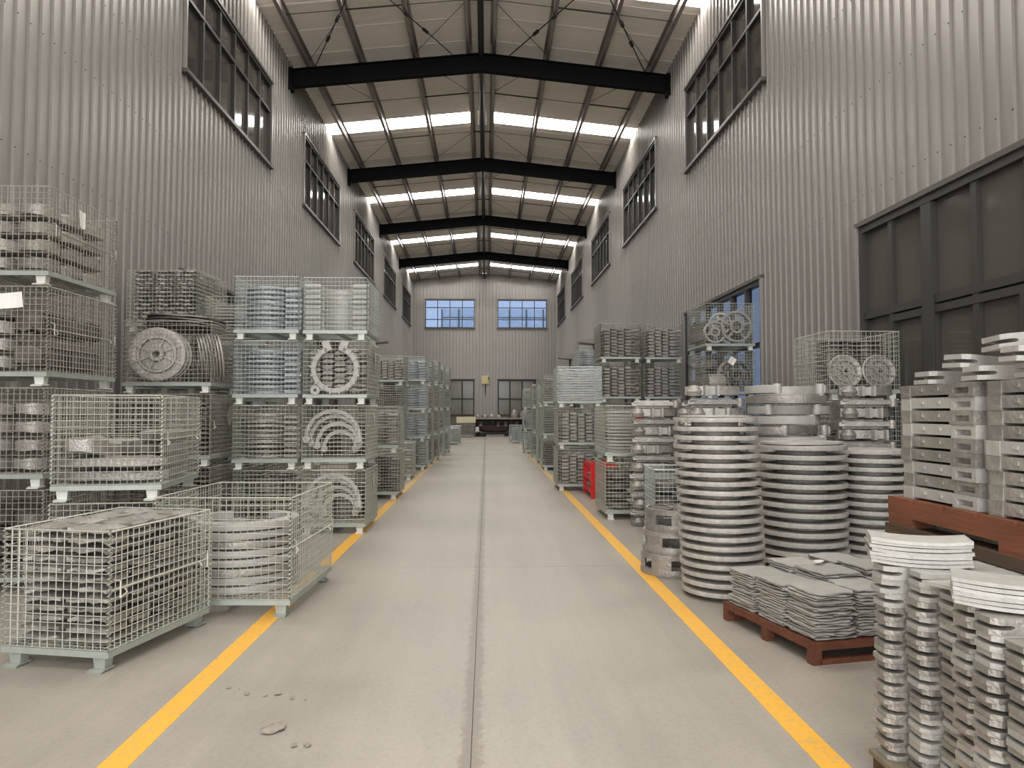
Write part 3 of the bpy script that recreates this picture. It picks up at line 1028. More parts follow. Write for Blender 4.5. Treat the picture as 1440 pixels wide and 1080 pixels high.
    if kind == 'bowls':
        p = 0.066
        nz = int((ih) / p)
        for k in range(nz):
            it.append((PM['bowl'][0], T3(J(.006), -idp / 2 + 0.3 + J(.006), z0 + k * p, J(.04)) @ Matrix.Diagonal((iw / 0.8, 1, 1, 1))))
            for s in (-1, 1):
                it.append((PM['brick_lite'][0], T3(s * (iw / 2 - 0.05), -idp / 2 + 0.11, z0 + k * p, math.pi / 2)))
        return it, 'curved_band_casting', 'curved band casting'
    if kind == 'arches':
        rs = [0.37, 0.325, 0.275, 0.22]
        for k, r in enumerate(rs):
            rr = min(r, iw / 2 - 0.004)
            me = c_ring(rr - 0.045, rr, 0.05, 'cast_lite' if k != 1 else 'cast', 170, 24, True, 'arch_casting')
            it.append((me, T3(0.02 * k - 0.02, -idp / 2 + 0.03 + 0.055 * k, z0 + 0.26 - 0.045 * k, 0, R(84))))
        p = 0.056
        for k in range(int(ih / p) - 2):
            it.append((random.choice(PM['ring_dark']), T3(0.02, 0.16, z0 + k * p, math.pi + J(.1))))
        return it, 'arch_casting', 'arched casting'
    if kind == 'bars':
        p = 0.046
        nz = int(ih / p)
        for k in range(nz):
            for j in range(2):
                it.append((random.choice(PM['bar']), T3(J(.01), -idp / 2 + 0.08 + j * 0.14, z0 + k * p, J(.03)) @ Matrix.Diagonal((iw / 0.68, 1, 1, 1))))
            xe = iw / 2 - 0.06 if side > 0 else -iw / 2 + 0.06
            it.append((random.choice(PM['bar']), T3(xe, 0.14, z0 + k * p, math.pi / 2 + J(.02)) @ Matrix.Diagonal((min(1, (idp - .3) / .68), .9, 1, 1))))
        return it, 'bar_casting', 'pale bar casting'
    if kind == 'vplates':
        n = int(idp / 0.045)
        xe = (iw / 2 - 0.16) * (1 if side > 0 else -1)
        for lev in range(2):
            for j in range(n):
                it.append((random.choice(PM['vplate']), T3(xe, -idp / 2 + 0.03 + j * 0.044, z0 + lev * 0.29, math.pi / 2 + J(.04)), '%s in the %s row' % (ORD[j] if j else 'first', ['lower', 'upper'][lev])))
        for lev in range(4):
            for i in range(2):
                it.append((random.choice(PM['block']), T3(-iw / 2 + 0.16 + i * 0.3, -idp / 2 + 0.15, z0 + lev * 0.15, J(.04))))
        return it, 'plate_casting', 'upright plate casting'
    return it, '', ''

DESC = {2: ['bottom', 'top'], 3: ['bottom', 'middle', 'top'], 4: ['bottom', 'second', 'third', 'top'], 1: ['lone']}
def stack(desc, x0, x1, y0, D, H, loads, zinc='zinc', near=False, rz=0.0, side=1, z=0.0, cell=0.05, wr=0.0029, lite=True, pivot=None, words=None):
    """stacked baskets; (x1 or x0, y0) is the near aisle corner about which the stack is turned."""
    W = x1 - x0
    px = x1 if side > 0 else x0
    out = []
    names = words or DESC[len(loads)]
    for k, ld in enumerate(loads):
        zn = zinc
        if isinstance(ld, tuple):
            ld, zn = ld
        jz = J(.012) if len(loads) > 1 and not near else 0
        T = Matrix.Translation((px, y0, z + k * H)) @ Matrix.Rotation(rz + jz, 4, 'Z') @ Matrix.Translation((-side * W / 2 + (J(.012) if k else 0), D / 2 + (J(.015) if k else 0), 0))
        items, nm, ph = fill(ld, W, D, H, side)
        hold = {'slabs': 'slab castings', 'slabs_dark': 'sooty slab castings', 'slabs_full': 'slab castings', 'blocks': 'blocky castings', 'blocks_dark': 'dark blocky castings', 'links': 'link castings', 'rings': 'open ring castings',
                'rings_dark': 'dark ring castings', 'rings_blue': 'bluish ring castings', 'bowls': 'curved band castings', 'arches': 'arched castings', 'bars': 'pale bars', 'vplates': 'upright plates'}.get(ld, None)
        lab = '%s wire basket %s%s' % (names[k], desc, (' holding ' + hold) if hold else '')
        basket(lab, None, T, W, D, H, zn, near, side, cell, wr, lite)
        if items:
            scatter(nm, items, '%s in the %s basket %s' % (ph, names[k], desc), '%ss in the %s basket %s' % (ph, names[k], desc), T, 'casting')
        out.append((T, W, D, H))
    return out

def paper(label, T, w, h, m='paper', bend=0.01):
    b = MB()
    n = 4
    vs = []
    for t in (0, 0.0012):
        for i in range(n + 1):
            x = -w / 2 + w * i / n
            yb = -bend * math.cos(i / n * math.pi * 1.4)
            vs += [(x, yb + t, -h / 2), (x, yb * 0.6 + t, h / 2)]
    k = 2 * (n + 1)
    fs = []
    for i in range(n):
        a = 2 * i
        fs += [(a, a + 2, a + 3, a + 1), (k + a, k + a + 1, k + a + 3, k + a + 2)]
    fs += [(0, 1, k + 1, k), (k - 2, 2 * k - 2, 2 * k - 1, k - 1)]
    b.add(vs, fs)
    o = link('paper_tag', b.mesh('paper_tag', m), None, T)
    return thing(o, label, 'paper tag')

# ------------------------------------------------------------------ right foreground: slotted bars, pallets, discs
KT = [slot_bar(0.118, 0.0535, 0.85, 'cast', s) for s in range(3)] + [slot_bar(0.118, 0.0535, 0.85, 'cast_lite', 5)]
pal = empty('timber_pallet', 'weathered timber pallet under the near slotted bars', 'pallet', T3(1.57, 1.45, 0))
for k in range(7):
    link('deck_board', MB().box(0, 1.15, 0.02 + k * 0.236, 0.2 + k * 0.236, 0.1, 0.12).mesh('deck_board', 'wood_grey'), pal)
for x in (0.02, 0.52, 1.03):
    link('runner', MB().box(x, x + 0.1, 0.02, 1.62, 0.0, 0.1).mesh('runner', 'wood_dark'), pal)
cols = [(1.585, 3.0, 14), (1.645, 2.86, 14), (1.69, 2.72, 13), (1.655, 2.585, 13), (1.63, 2.44, 13), (1.65, 2.31, 12), (1.66, 2.17, 13), (1.66, 2.03, 13), (1.66, 1.9, 13), (1.66, 1.76, 13)]
COLN = ['farthest', 'second farthest', 'third', 'fourth', 'fifth', 'sixth', 'fourth nearest', 'third nearest', 'second nearest', 'nearest']
for ci, (x, yc, n) in enumerate(cols):
    for k in range(n):
        o = link('slotted_bar', random.choice(KT), None, T3(x + J(.008), yc + J(.004), 0.121 + k * 0.0545, J(.015)))
        thing(o, '%s slotted bar from the bottom, %s column of near right stack' % (ORD[k], COLN[ci]), 'bar', 'slotted bars, %s column of near right stack' % COLN[ci])
def curved_sheet(L, w, h, bow, m):
    b = MB()
    n = 8
    vs = []
    for i in range(n + 1):
        u = i / n
        x = (u - .5) * L
        z = bow * (1 - (2 * u - 1) ** 2)
        q = -w / 2 + 0.012 * (2 * u - 1) ** 2
        vs += [(x, q, z), (x, w / 2, z), (x, w / 2, z + h), (x, q, z + h)]
    fs = [(0, 1, 2, 3), (4 * n + 3, 4 * n + 2, 4 * n + 1, 4 * n)]
    for i in range(n):
        a = 4 * i
        for t in range(4):
            fs.append((a + t, a + 4 + t, a + 4 + (t + 1) % 4, a + (t + 1) % 4))
    return b.add(vs, fs).mesh('curved_plate', m, 40)
CS = [curved_sheet(0.36, 0.19, 0.013, b, 'cast_lite') for b in (-0.012, -0.01, -0.008)]
for k in range(7):
    thing(link('curved_plate', CS[k % 3], None, T3(1.745 + J(.006), 2.99 + J(.006), 0.898 + k * 0.0145, R(-22) + J(.03))), '%s curved plate fanned on the far end of the bar stack' % ORD[k], 'plate', 'curved plates on the far end of the bar stack')
for k in range(6):
    thing(link('curved_plate', CS[k % 3], None, T3(1.79 + J(.006), 2.5 + J(.006), 0.85 + k * 0.0145, R(-30) + J(.03))), '%s curved plate in the front pile on the bar stack' % ORD[k], 'plate', 'curved plates in the front pile on the bar stack')
thing(link('curved_plate', CS[0], None, T3(1.82, 2.72, 0.862, R(20))), 'single curved plate lying between the two plate piles', 'plate')

# raised pallet with long bars
pal = empty('timber_pallet', 'raised reddish timber pallet carrying the long bar castings', 'pallet', T3(2.04, 1.9, 0.888))
for k in range(8):
    link('deck_board', MB().box(0.0, 1.0, 0.0 + k * 0.235, 0.2 + k * 0.235, 0.167, 0.187).mesh('deck_board', 'wood'), pal)
for x in (0.0, 0.45, 0.9):
    link('stringer', MB().box(x, x + 0.1, 0.0, 1.845, 0.095, 0.167).mesh('stringer', 'wood'), pal)
    for yb in (0.0, 0.83, 1.64):
        link('spacer_block', MB().box(x, x + 0.1, yb, yb + 0.2, 0.052, 0.095).mesh('spacer_block', 'wood'), pal)
    link('runner', MB().box(x - 0.01, x + 0.11, -0.02, 1.86, 0.0, 0.052).mesh('runner', 'wood_dark'), pal)
# (bottom face at 0.888, top face at 1.075)
LB = [long_bar(0.62, 0.42, 0.0605, 'cast_lite', s) for s in range(1)] + [long_bar(0.62, 0.42, 0.0605, 'cast', 1)]
rown = ['far', 'middle', 'near']
for j, yc in enumerate((3.41, 2.77, 2.14)):
    for k in range(9):
        for q in range(2):
            o = link('long_bar_casting', LB[0 if random.random() < .6 else 1], None, T3(2.075 + q * 0.45 + J(.006), yc + J(.006), 1.0765 + k * 0.0612, J(.012)))
            thing(o, '%s long bar casting in the %s %s column on the raised pallet' % (ORD[k], rown[j], ['aisle-side', 'wall-side'][q]), 'bar', 'long bars, %s %s column on the raised pallet' % (rown[j], ['aisle-side', 'wall-side'][q]))
loose = [(2.09, 3.52, 1.632, 3, 0), (2.07, 3.13, 1.634, -6, 0), (2.1, 3.3, 1.70, 8, 4), (2.16, 3.12, 1.762, -4, -5), (2.1, 2.84, 1.634, 4, 0), (2.06, 2.88, 1.70, -8, 3), (2.13, 2.78, 1.765, 7, -4), (2.08, 2.55, 1.634, -3, 0),
         (2.12, 2.5, 1.70, 9, 3), (2.1, 2.6, 1.825, -12, 4), (2.15, 2.4, 1.77, 3, 0), (2.5, 3.35, 1.634, 20, 0), (2.55, 2.9, 1.634, -16, 0), (2.5, 2.6, 1.7, 10, 0)]
LW = ['farthest loose forked casting on the long bars', 'second loose forked casting from the far end of the bars']
LO = [slot_bar(0.15, 0.06, 0.36, 'cast_lite', 11), slot_bar(0.17, 0.06, 0.33, 'cast_lite', 12)]
for k, (x, yy, z, a, t) in enumerate(loose):
    thing(link('forked_casting', LO[k % 2], None, T3(x, yy, z, R(a), R(t * 0.5), R(t))), LW[k] if k < 2 else 'loose forked casting tossed on top of the long bars', 'casting', None if k < 2 else 'loose castings on top of the long bars')

# brown steel pallet with piles of flat castings
PT = T3(1.93, 4.4, 0, R(12))
pal = empty('steel_pallet', 'low rust-brown steel pallet beside the right aisle line', 'pallet', PT)
PW, PD = 0.98, 1.03
for n_, bx in (('frame_rail', (0, PW, 0, .045, .085, .13)), ('frame_rail', (0, PW, PD - .045, PD, .085, .13)), ('frame_rail', (0, .045, .045, PD - .045, .085, .13)), ('frame_rail', (PW - .045, PW, .045, PD - .045, .085, .13)),
               ('skid', (0.05, PW, 0.0, .05, 0, .03)), ('skid', (0.05, PW, PD - .05, PD, 0, .03))):
    link(n_, MB().box(*bx).mesh(n_, 'rust'), pal)
for x in (0, PW - .06):
    for yb in (0, PD / 2 - .03, PD - .06):
        link('leg', MB().box(x, x + .06, yb, yb + .06, 0 if True else 0, .085).mesh('leg', 'rust'), pal)
for k in range(16):
    link('deck_bar', MB().box(.045, PW - .045, .07 + k * .058, .085 + k * .058, .105, .13).mesh('deck_bar', 'rust'), pal)
TP = [thin_plate(0.285, 0.31, 0.0165, s + 90, 'cast_lite') for s in range(5)]
rows = [(0.17, [(0.17, 17), (0.5, 16), (0.84, 15)]), (0.48, [(0.18, 17), (0.5, 19), (0.84, 18)]), (0.8, [(0.18, 19), (0.5, 20), (0.84, 19)])]
for ri, (px, lst) in enumerate(rows):
    for qi, (pyy, n) in enumerate(lst):
        for k in range(n):
            o = link('flat_casting', random.choice(TP), None, PT @ T3(px + J(.012), pyy + J(.012), 0.132 + k * 0.0168, J(.035) + math.pi * random.randint(0, 1)))
            thing(o, '%s flat casting in the %s pile, %s row on steel pallet' % (ORD[k], ['near', 'middle', 'far'][qi], ['aisle-side', 'middle', 'wall-side'][ri]), 'casting', 'flat castings, %s pile of the %s row' % (['near', 'middle', 'far'][qi], ['aisle-side', 'middle', 'wall-side'][ri]))
thing(link('paper_slip', lump(0.1, 0.06, 0.003, 5, 'paper', 0.1), None, PT @ T3(0.5, 0.62, 0.47, 0.6)), 'white paper slip lying on the flat casting piles', 'paper')

# stacks of discs
def disc_stack(desc, x, y, r, n, pitch, lean, grp):
    ms = [disc_mesh(r, pitch, 'disc', s) for s in range(3)]
    for k in range(n):
        u = k / n
        o = link('disc_casting', ms[k % 3], None, T3(x + lean[0] * u + J(.006), y + lean[1] * u + J(.006), 0.002 + k * pitch, random.uniform(0, 6.28)))
        thing(o, '%s disc casting from the floor in the %s' % (ORD[k], desc), 'casting', grp)
disc_stack('tall leaning disc stack next to the aisle', 1.955, 6.14, 0.342, 20, 0.0725, (-0.06, 0.02), 'discs in the tall leaning stack')
disc_stack('wide disc stack behind the flat casting pallet', 3.1, 7.27, 0.42, 13, 0.0905, (0.0, 0.0), 'discs in the wide stack')
disc_stack('disc stack beside the long bars', 3.94, 7.55, 0.36, 13, 0.086, (0.0, 0.0), 'discs in the stack behind the long bars')
thing(link('flat_cover', lump(0.6, 0.5, 0.02, 3, 'cast_lite', 0.1), None, T3(1.9, 6.16, 1.453, 0.3)), 'pale flat plate covering the leaning disc stack', 'plate')
thing(link('flat_cover', lump(0.8, 0.62, 0.035, 4, 'cast_lite', 0.1), None, T3(3.1, 7.27, 1.18, 0.2)), 'pale flat plate covering the wide disc stack', 'plate')

# horseshoe and arm castings behind the discs
HS = [c_ring(0.33, 0.44, 0.1, 'cast_lite', 80, 26, True, 'horseshoe_casting', s) for s in range(2)] + [c_ring(0.33, 0.45, 0.1, 'cast', 80, 26, True, 'horseshoe_casting', 5)]
for k in range(16):
    a = [R(62), R(-12), R(80), R(10)][k % 4] + J(.1)
    thing(link('horseshoe_casting', HS[k % 3], None, T3(3.4 + J(.02), 8.33 + J(.02), 0.002 + k * 0.113, a)), '%s horseshoe casting from the floor behind the wide disc stack' % ORD[k], 'casting', 'stacked horseshoe castings')
AM = arm_mesh('cast')
BM_ = bracket_mesh('cast')
FM = fin_mesh('cast_lite')
def arm_stack(desc, x, y, n, grp, w=0.0, zs=0.0):
    for k in range(n):
        T = T3(x + J(.03), y + J(.012), zs + 0.003 + k * 0.119, J(.07))
        if k % 2:
            o = link('arm_casting', AM, None, T)
            thing(o, '%s arm casting from the floor in the %s' % (ORD[k], desc), 'casting', grp)
        else:
            o = link('bracket_casting', BM_, None, T)
            thing(o, '%s bracket casting with fins from floor, %s' % (ORD[k], desc), 'casting', grp)
            link('fin_pair', FM, o, T3([0.02, 0.1, -0.05][k % 3]))
arm_stack('stack just behind the leaning disc stack', 2.46, 8.05, 15, 'arm castings behind the leaning discs')
arm_stack('stack by the small blue-green basket', 2.22, 9.86, 14, 'arm castings beside the small basket')
arm_stack('stack right of the blue-green basket', 2.87, 9.9, 14, 'arm castings right of the small basket')
arm_stack('stack between horseshoes and long bars', 4.2, 8.16, 15, 'arm castings between horseshoes and long bars')

# spoked drums on the floor beside the leaning discs
DR = []
b = MB().lathe([(0.245, 0), (0.285, 0), (0.29, 0.03), (0.285, 0.06), (0.245, 0.06)], 34)
b.lathe([(0.26, 0.15), (0.285, 0.15), (0.285, 0.2), (0.26, 0.2)], 34)
b.lathe([(0.03, 0.15), (0.07, 0.15), (0.07, 0.205), (0.03, 0.205)], 14)
for k in range(9):
    b.box(0.06, 0.265, -0.012, 0.012, 0.172, 0.196, Matrix.Rotation(2 * math.pi * k / 9, 4, 'Z'))
for k in range(5):
    b.lathe([(0.255, 0.05), (0.28, 0.05), (0.28, 0.16), (0.255, 0.16)], 5, None, 2 * math.pi * k / 5, 2 * math.pi * (k + .55) / 5)
DR = b.mesh('spoked_drum', 'cast', 40)
for k, l in enumerate(('bottom spoked drum casting on the floor beside leaning discs', 'middle spoked drum casting beside the leaning disc stack', 'top spoked drum casting beside the leaning disc stack')):
    thing(link('spoked_drum', DR, None, T3(1.74 + 0.02 * k, 7.0 + J(.02), 0.002 + k * 0.202, k * 0.9)), l, 'casting', 'spoked drums on the floor')

# ------------------------------------------------------------------ right-hand baskets
stack('beside the leaning discs', 1.95, 2.62, 8.62, 0.78, 0.84, ['blocks_dark'], 'zinc_blue', False, R(-3), -1, words=['small blue-green'])
EB = stack('of the stack before the red bin', 1.66, 2.46, 10.38, 1.0, 0.8, ['blocks_dark', 'bars'], 'zinc', False, 0, -1)
out = stack('of the stack behind the red bin', 1.36, 2.2, 14.2, 1.0, 0.79, ['links', 'links', ('bars', 'zinc_blue')], 'zinc', False, 0, -1, wr=0.003)
def film_wrap(T, W, D, H, lab, z0=0.13):
    b = MB()
    w, d = W / 2 + 0.012, D / 2 + 0.012
    n = 7
    ring = []
    for (xa, ya), (xb, yb) in zip([(-w, -d), (w, -d), (w, d), (-w, d)], [(w, -d), (w, d), (-w, d), (-w, -d)]):
        for i in range(n):
            t = i / n
            ring.append((xa + (xb - xa) * t + J(.006), ya + (yb - ya) * t + J(.006)))
    k = len(ring)
    vs = []
    zz = [z0 + (H - z0) * q / 4 for q in range(5)]
    for z in zz:
        vs += [(x * (1 + J(.004)), y_ * (1 + J(.004)), z) for x, y_ in ring]
    fs = []
    for r_ in range(4):
        for i in range(k):
            fs.append((r_ * k + i, r_ * k + (i + 1) % k, (r_ + 1) * k + (i + 1) % k, (r_ + 1) * k + i))
    b.add(vs, fs)
    thing(link('stretch_film', b.mesh('stretch_film', 'film', 60), None, T), lab, 'plastic film')
film_wrap(*out[2], 'clear plastic film wrapped round the top basket behind red bin')
stack('of the aisle-side right links stack', 2.45, 3.3, 15.9, 1.0, 0.85, ['blocks_dark', 'blocks_dark', 'links', 'links'], 'zinc_dark', False, 0, -1)
stack('of the wall-side right links stack', 3.42, 4.22, 15.95, 1.0, 0.85, ['blocks_dark', 'blocks_dark', 'links', 'links'], 'zinc_dark', False, 0, -1)
GT = stack('of the wheel stack against the right wall', 3.93, 4.82, 13.2, 1.15, 0.865, ['blocks_dark', 'blocks_dark', 'none', 'none'], 'zinc', False, 0, -1)
SPW = [spoked(0.29, 0.09, 'cast', 5), spoked(0.2, 0.07, 'cast_lite', 4), spoked(0.26, 0.08, 'cast_dark', 6)]
for q, (T, W, D, H) in enumerate(GT[2:]):
    tier = ['third', 'top'][q]
    wl = [(0.13, -0.45, 0.43, SPW[0] if q else SPW[2], 0.0), (-0.27, -0.47, 0.33, SPW[1], 0.1), (-0.12, -0.36, 0.5, SPW[1], -0.2)] if q else [(0.14, -0.45, 0.42, SPW[2], 0.0), (0.1, -0.33, 0.43, SPW[0], 0.0)]
    for k, (x, yy, z, me, r_) in enumerate(wl):
        thing(link('pulley_casting', me, None, T @ T3(x, yy, z, r_, R(84))), 'spoked wheel casting in the %s basket of the right-wall wheel stack' % tier, 'wheel', 'spoked pulleys in the %s right-wall basket' % tier)
    its = []
    for k in range(26):
        its.append((random.choice(PM['slab_dark'] + PM['vplate']), T3(J(.36), random.uniform(-0.15, 0.5), 0.14 + (k % 9) * 0.055, random.uniform(0, 3), J(.25))))
    for k in range(14):
        its.append((PM['vplate'][k % 2], T3(-0.36, -0.4 + k * 0.06, 0.135, R(90) + J(.1))))
    scatter('mixed_casting', its, 'mixed casting in the %s basket of the right-wall wheel stack' % tier, 'mixed castings in the %s right-wall basket' % tier, T, 'casting')
thing(link('drum_casting', MB().lathe([(0.0, 0), (0.15, 0), (0.16, 0.05), (0.16, 0.25), (0.15, 0.3), (0.0, 0.3)], 24).mesh('drum_casting', 'cast', 40), None, GT[2][0] @ T3(-0.38, -0.42, 0.3, 0, 0, R(90))), 'ribbed drum casting beside the wheel in the third basket', 'casting')
HT = stack('of the glass-door stack', 3.96, 4.78, 8.48, 0.95, 0.815, ['blocks', 'blocks', 'none'], 'zinc', True, 0, -1, cell=0.055)
T, W, D, H = HT[2]
HD = [disc_mesh(0.185, 0.045, 'cast_dark', 4), hub_wheel(0.2, 0.05, 'cast')]
for c in (-0.2, 0.2):
    thing(link('disc_cover_casting', HD[1], None, T @ T3(c, -0.4, 0.335, 0, R(80))), ['left', 'right'][c > 0] + ' upright round cover in the basket before the glass door', 'casting', 'upright covers before the glass door')
    for k in range(6):
        thing(link('lid_casting', HD[0], None, T @ T3(c + J(.01), -0.1 + J(.01), 0.42 + k * 0.05, k)), '%s dark lid in the %s upper pile before the glass door' % (ORD[k], ['left', 'right'][c > 0]), 'casting', 'lid castings in the basket before the glass door')
    for k in range(6):
        thing(link('lid_casting', HD[0], None, T @ T3(c + J(.01), -0.08 + J(.01), 0.135 + k * 0.047, k)), '%s dark lid in the %s lower pile before the glass door' % (ORD[k], ['left', 'right'][c > 0]), 'casting', 'lid castings in the basket before the glass door')
stack('of the right stack past the film', 1.45, 2.25, 19.15, 1.0, 0.82, ['slabs_dark', 'rings_dark', 'rings'], 'zinc', False, 0, -1, wr=0.003)
stack('of the second right stack past film', 1.5, 2.3, 21.5, 1.0, 0.82, ['slabs', 'rings_blue', 'rings'], 'zinc_blue', False, 0, -1, wr=0.003)
stack('of the set-back tall right stack', 2.4, 3.2, 19.2, 1.0, 0.8, ['rings', 'rings', 'rings', 'rings_blue'], 'zinc_blue', False, 0, -1, wr=0.003)
stack('of the bright far right stack', 1.36, 2.1, 27.1, 1.0, 0.78, ['rings_blue', 'rings_blue', 'rings'], 'zinc_blue', False, 0, -1, wr=0.0032)
stack('of the right stack before the bright one', 1.5, 2.3, 24.4, 1.0, 0.8, ['rings', 'rings_blue', 'rings'], 'zinc', False, 0, -1, wr=0.0032)
stack('at the far right end of the aisle', 1.12, 1.7, 35.8, 0.9, 0.87, ['rings_blue'], 'zinc_blue', False, 0, -1, wr=0.0032)

# red steel bin
RT = T3(1.8, 12.85, 0)
rb = empty('steel_bin', 'red painted steel bin with open side on the right', 'bin', RT)
w_, d_, h_ = 0.46, 1.05, 0.6
for x in (0, w_ - .07):
    for yy in (0, d_ - .07):
        link('post', MB().box(x, x + .07, yy, yy + .07, 0, h_).mesh('post', 'red'), rb)
link('side_panel', MB().box(0.07, w_ - .07, 0.015, 0.03, 0.1, h_ - .03).mesh('side_panel', 'red'), rb)
link('side_panel', MB().box(0.07, w_ - .07, d_ - .03, d_ - .015, 0.1, h_ - .03).mesh('side_panel', 'red'), rb)
link('back_panel', MB().box(w_ - .03, w_ - .015, 0.07, d_ - .07, 0.1, h_ - .03).mesh('back_panel', 'red'), rb)
link('floor_plate', MB().box(0.02, w_ - .02, 0.02, d_ - .02, 0.09, 0.105).mesh('floor_plate', 'red'), rb)
for z in (0.1, 0.3):
    link('rail', MB().box(0.0, 0.03, 0.07, d_ - .07, z, z + .06).mesh('rail', 'red'), rb)
for z in (h_ - .06,):
    link('rail', MB().box(0.0, 0.05, 0.07, d_ - .07, z, z + .06).mesh('rail', 'red'), rb)
for z in (0.16, 0.34, 0.5):
    link('rib', MB().box(0.07, w_ - .07, 0.0, 0.015, z, z + .03).mesh('rib', 'red'), rb)
for k in range(6):
    thing(link('bin_casting', PM['block'][k % 3], None, RT @ T3(0.2, 0.25 + (k % 2) * 0.0 + (k % 3) * 0.3, 0.107 + (k // 3) * 0.155, J(.1))), 'pale casting lying in the red steel bin', 'casting', 'castings in the red bin')

# ------------------------------------------------------------------ left-hand baskets
stack('at the front left corner', -2.87, -2.17, 4.42, 1.0, 0.82, ['slabs_full'], 'zinc', True, R(-12), 1, lite=False, words=['filled'], wr=0.003)
L2 = stack('half full of big rings on the left line', -2.44, -1.44, 5.58, 1.2, 0.88, ['none'], 'zinc', True, R(-2.5), 1, lite=False, words=['wide'], wr=0.003, cell=0.052)
BR = [c_ring(0.34, 0.43, 0.062, 'cast_lite', 50, 34, False, 'big_ring_casting', s) for s in range(2)] + [c_ring(0.34, 0.435, 0.062, 'cast', 50, 34, False, 'big_ring_casting', 4)]
T = L2[0][0]
for k in range(8):
    thing(link('big_ring_casting', BR[k % 3], None, T @ T3(-0.04 + J(.012), -0.1 + J(.012), 0.132 + k * 0.067, math.pi + J(.25))), '%s big ring casting in the wide half-full left basket' % ORD[k], 'casting', 'big rings in the wide basket')
MS = stack('of the slanted left pair', -3.28, -2.5, 5.84, 1.1, 0.82, ['slabs_dark', 'none'], 'zinc', True, R(7), 1, wr=0.003)
T, W, D, H = MS[1]
its = []
for k in range(4):
    its.append((PM['beam'][k % 2], T3(-0.0 + J(.01), -0.46 + (k % 2) * 0.14, 0.132 + (k // 2) * 0.105, J(.03))))
    its.append((PM['beam'][k % 2], T3(0.31, 0.06, 0.132 + k * 0.1, math.pi / 2)))
    its.append((PM['beam'][k % 2], T3(0.15, 0.1, 0.132 + k * 0.1, math.pi / 2)))
for k in range(3):
    its.append((PM['block'][k], T3(-0.2, -0.42 + 0.3 * k, 0.345 if k == 0 else 0.135, 0.1)))
    its.append((PM['block'][k], T3(-0.2, -0.12 + 0.3 * k, 0.30, 0.1)))
scatter('beam_casting', its, 'long beam casting in the slanted upper basket at left', 'beam castings in the slanted upper basket', T, 'casting')
TT = stack('of left-edge stack', -4.7, -3.7, 6.4, 1.15, 0.857, ['blocks_dark', 'blocks', 'vplates', 'blocks'], 'zinc_dark', True, 0, 1)
NT = stack('of the hub wheel stack', -4.26, -3.24, 8.9, 1.05, 0.86, ['slabs_dark', 'slabs_dark', 'none'], 'zinc_dark', True, 0, 1)
T, W, D, H = NT[2]
hw = hub_wheel(0.32, 0.07, 'cast')
for k in range(3):
    thing(link('hub_casting', hw, None, T @ T3(-0.16, -0.41 + k * 0.1, 0.46, 0.2, R(88))), '%s ribbed hub wheel standing upright in a left basket' % ['front', 'middle', 'rear'][k], 'wheel', 'hub wheels in the left basket')
fr = ring_full(0.2, 0.3, 0.022, 'cast', 'rim_casting')
for k in range(8):
    thing(link('rim_casting', fr, None, T @ T3(0.2 + k * 0.036, -0.15, 0.44, R(28), 0, R(82))), '%s upright rim casting to the right of the hub wheel' % (ORD[k] if k else 'first'), 'casting', 'rims beside the hub wheel')
for k in range(4):
    me = lump(0.9, 0.7, 0.035, 60 + k, 'cast_dark', 0.2, 6, 4)
    thing(link('cover_casting', me, None, T @ T3(0.03, -0.05, 0.79 + k * 0.035, 0.05 * k, R(-4), R(3))), '%s dark sheet casting lying over the hub wheels' % ORD[k], 'casting', 'sheet castings over the hub wheels')
PT1 = stack('of the pale stack behind the hub wheels', -4.95, -3.98, 10.35, 1.0, 0.865, ['blocks_dark', 'blocks_dark', 'slabs', 'slabs_full'], 'zinc', False, R(-3), 1)
PT2 = stack('of the stack beside the pale one', -3.9, -3.15, 10.5, 1.0, 0.78, ['blocks_dark', 'blocks_dark', 'slabs', 'bars'], 'zinc', False, 0, 1)
stack('of the inner four-high left column', -3.09, -2.31, 9.25, 1.0, 0.795, ['rings_dark', 'rings', ('rings_blue', 'zinc_blue'), ('rings_blue', 'zinc_blue')], 'zinc', False, 0, 1, wr=0.003)
RB = stack('of the aisle-side four-high left column', -2.27, -1.49, 9.3, 1.0, 0.795, ['arches', 'arches', 'links', ('bowls', 'zinc_blue')], 'zinc', False, 0, 1, wr=0.003)
cr = MB().lathe([(0.235, 0), (0.3, 0), (0.305, 0.03), (0.29, 0.05), (0.235, 0.05)], 34, None, R(110), R(430))
for k in range(16):
    a = R(110 + 320 * k / 15)
    cr.box(0.24, 0.312, -0.01, 0.01, -0.006, 0.062, Matrix.Rotation(a, 4, 'Z'))
for a in (110, 70):
    cr.prism([(0.24, -0.045), (0.37, -0.045), (0.37, 0.045), (0.24, 0.045)], 0, 0.05, Matrix.Rotation(R(a), 4, 'Z'))
cr.lathe([(0.02, 0), (0.06, 0), (0.06, 0.06), (0.02, 0.06)], 14, T3(-0.24, -0.26, 0))
thing(link('clamp_ring', cr.mesh('clamp_ring', 'cast_lite', 40), None, RB[2][0] @ T3(0, -0.462, 0.435, 0, R(90))), 'large split clamp ring standing at the front of a left basket', 'casting')
stack('of the two-high left aisle stack', -2.35, -1.52, 12.9, 1.0, 0.8, ['rings_dark', 'rings'], 'zinc', False, 0, 1, wr=0.0032)
stack('past the two-high left aisle stack', -2.4, -1.64, 16.5, 0.95, 0.83, ['rings'], 'zinc', False, 0, 1, wr=0.003)
stack('of the set-back left stack', -2.72, -1.98, 17.75, 1.0, 0.71, ['slabs', 'slabs', 'rings_dark', 'links'], 'zinc', False, 0, 1, wr=0.003)
stack('of the bluish left stack', -2.3, -1.57, 19.3, 1.0, 0.735, ['rings', 'rings_blue', 'rings_blue', 'rings_blue'], 'zinc_blue', False, 0, 1, wr=0.003)
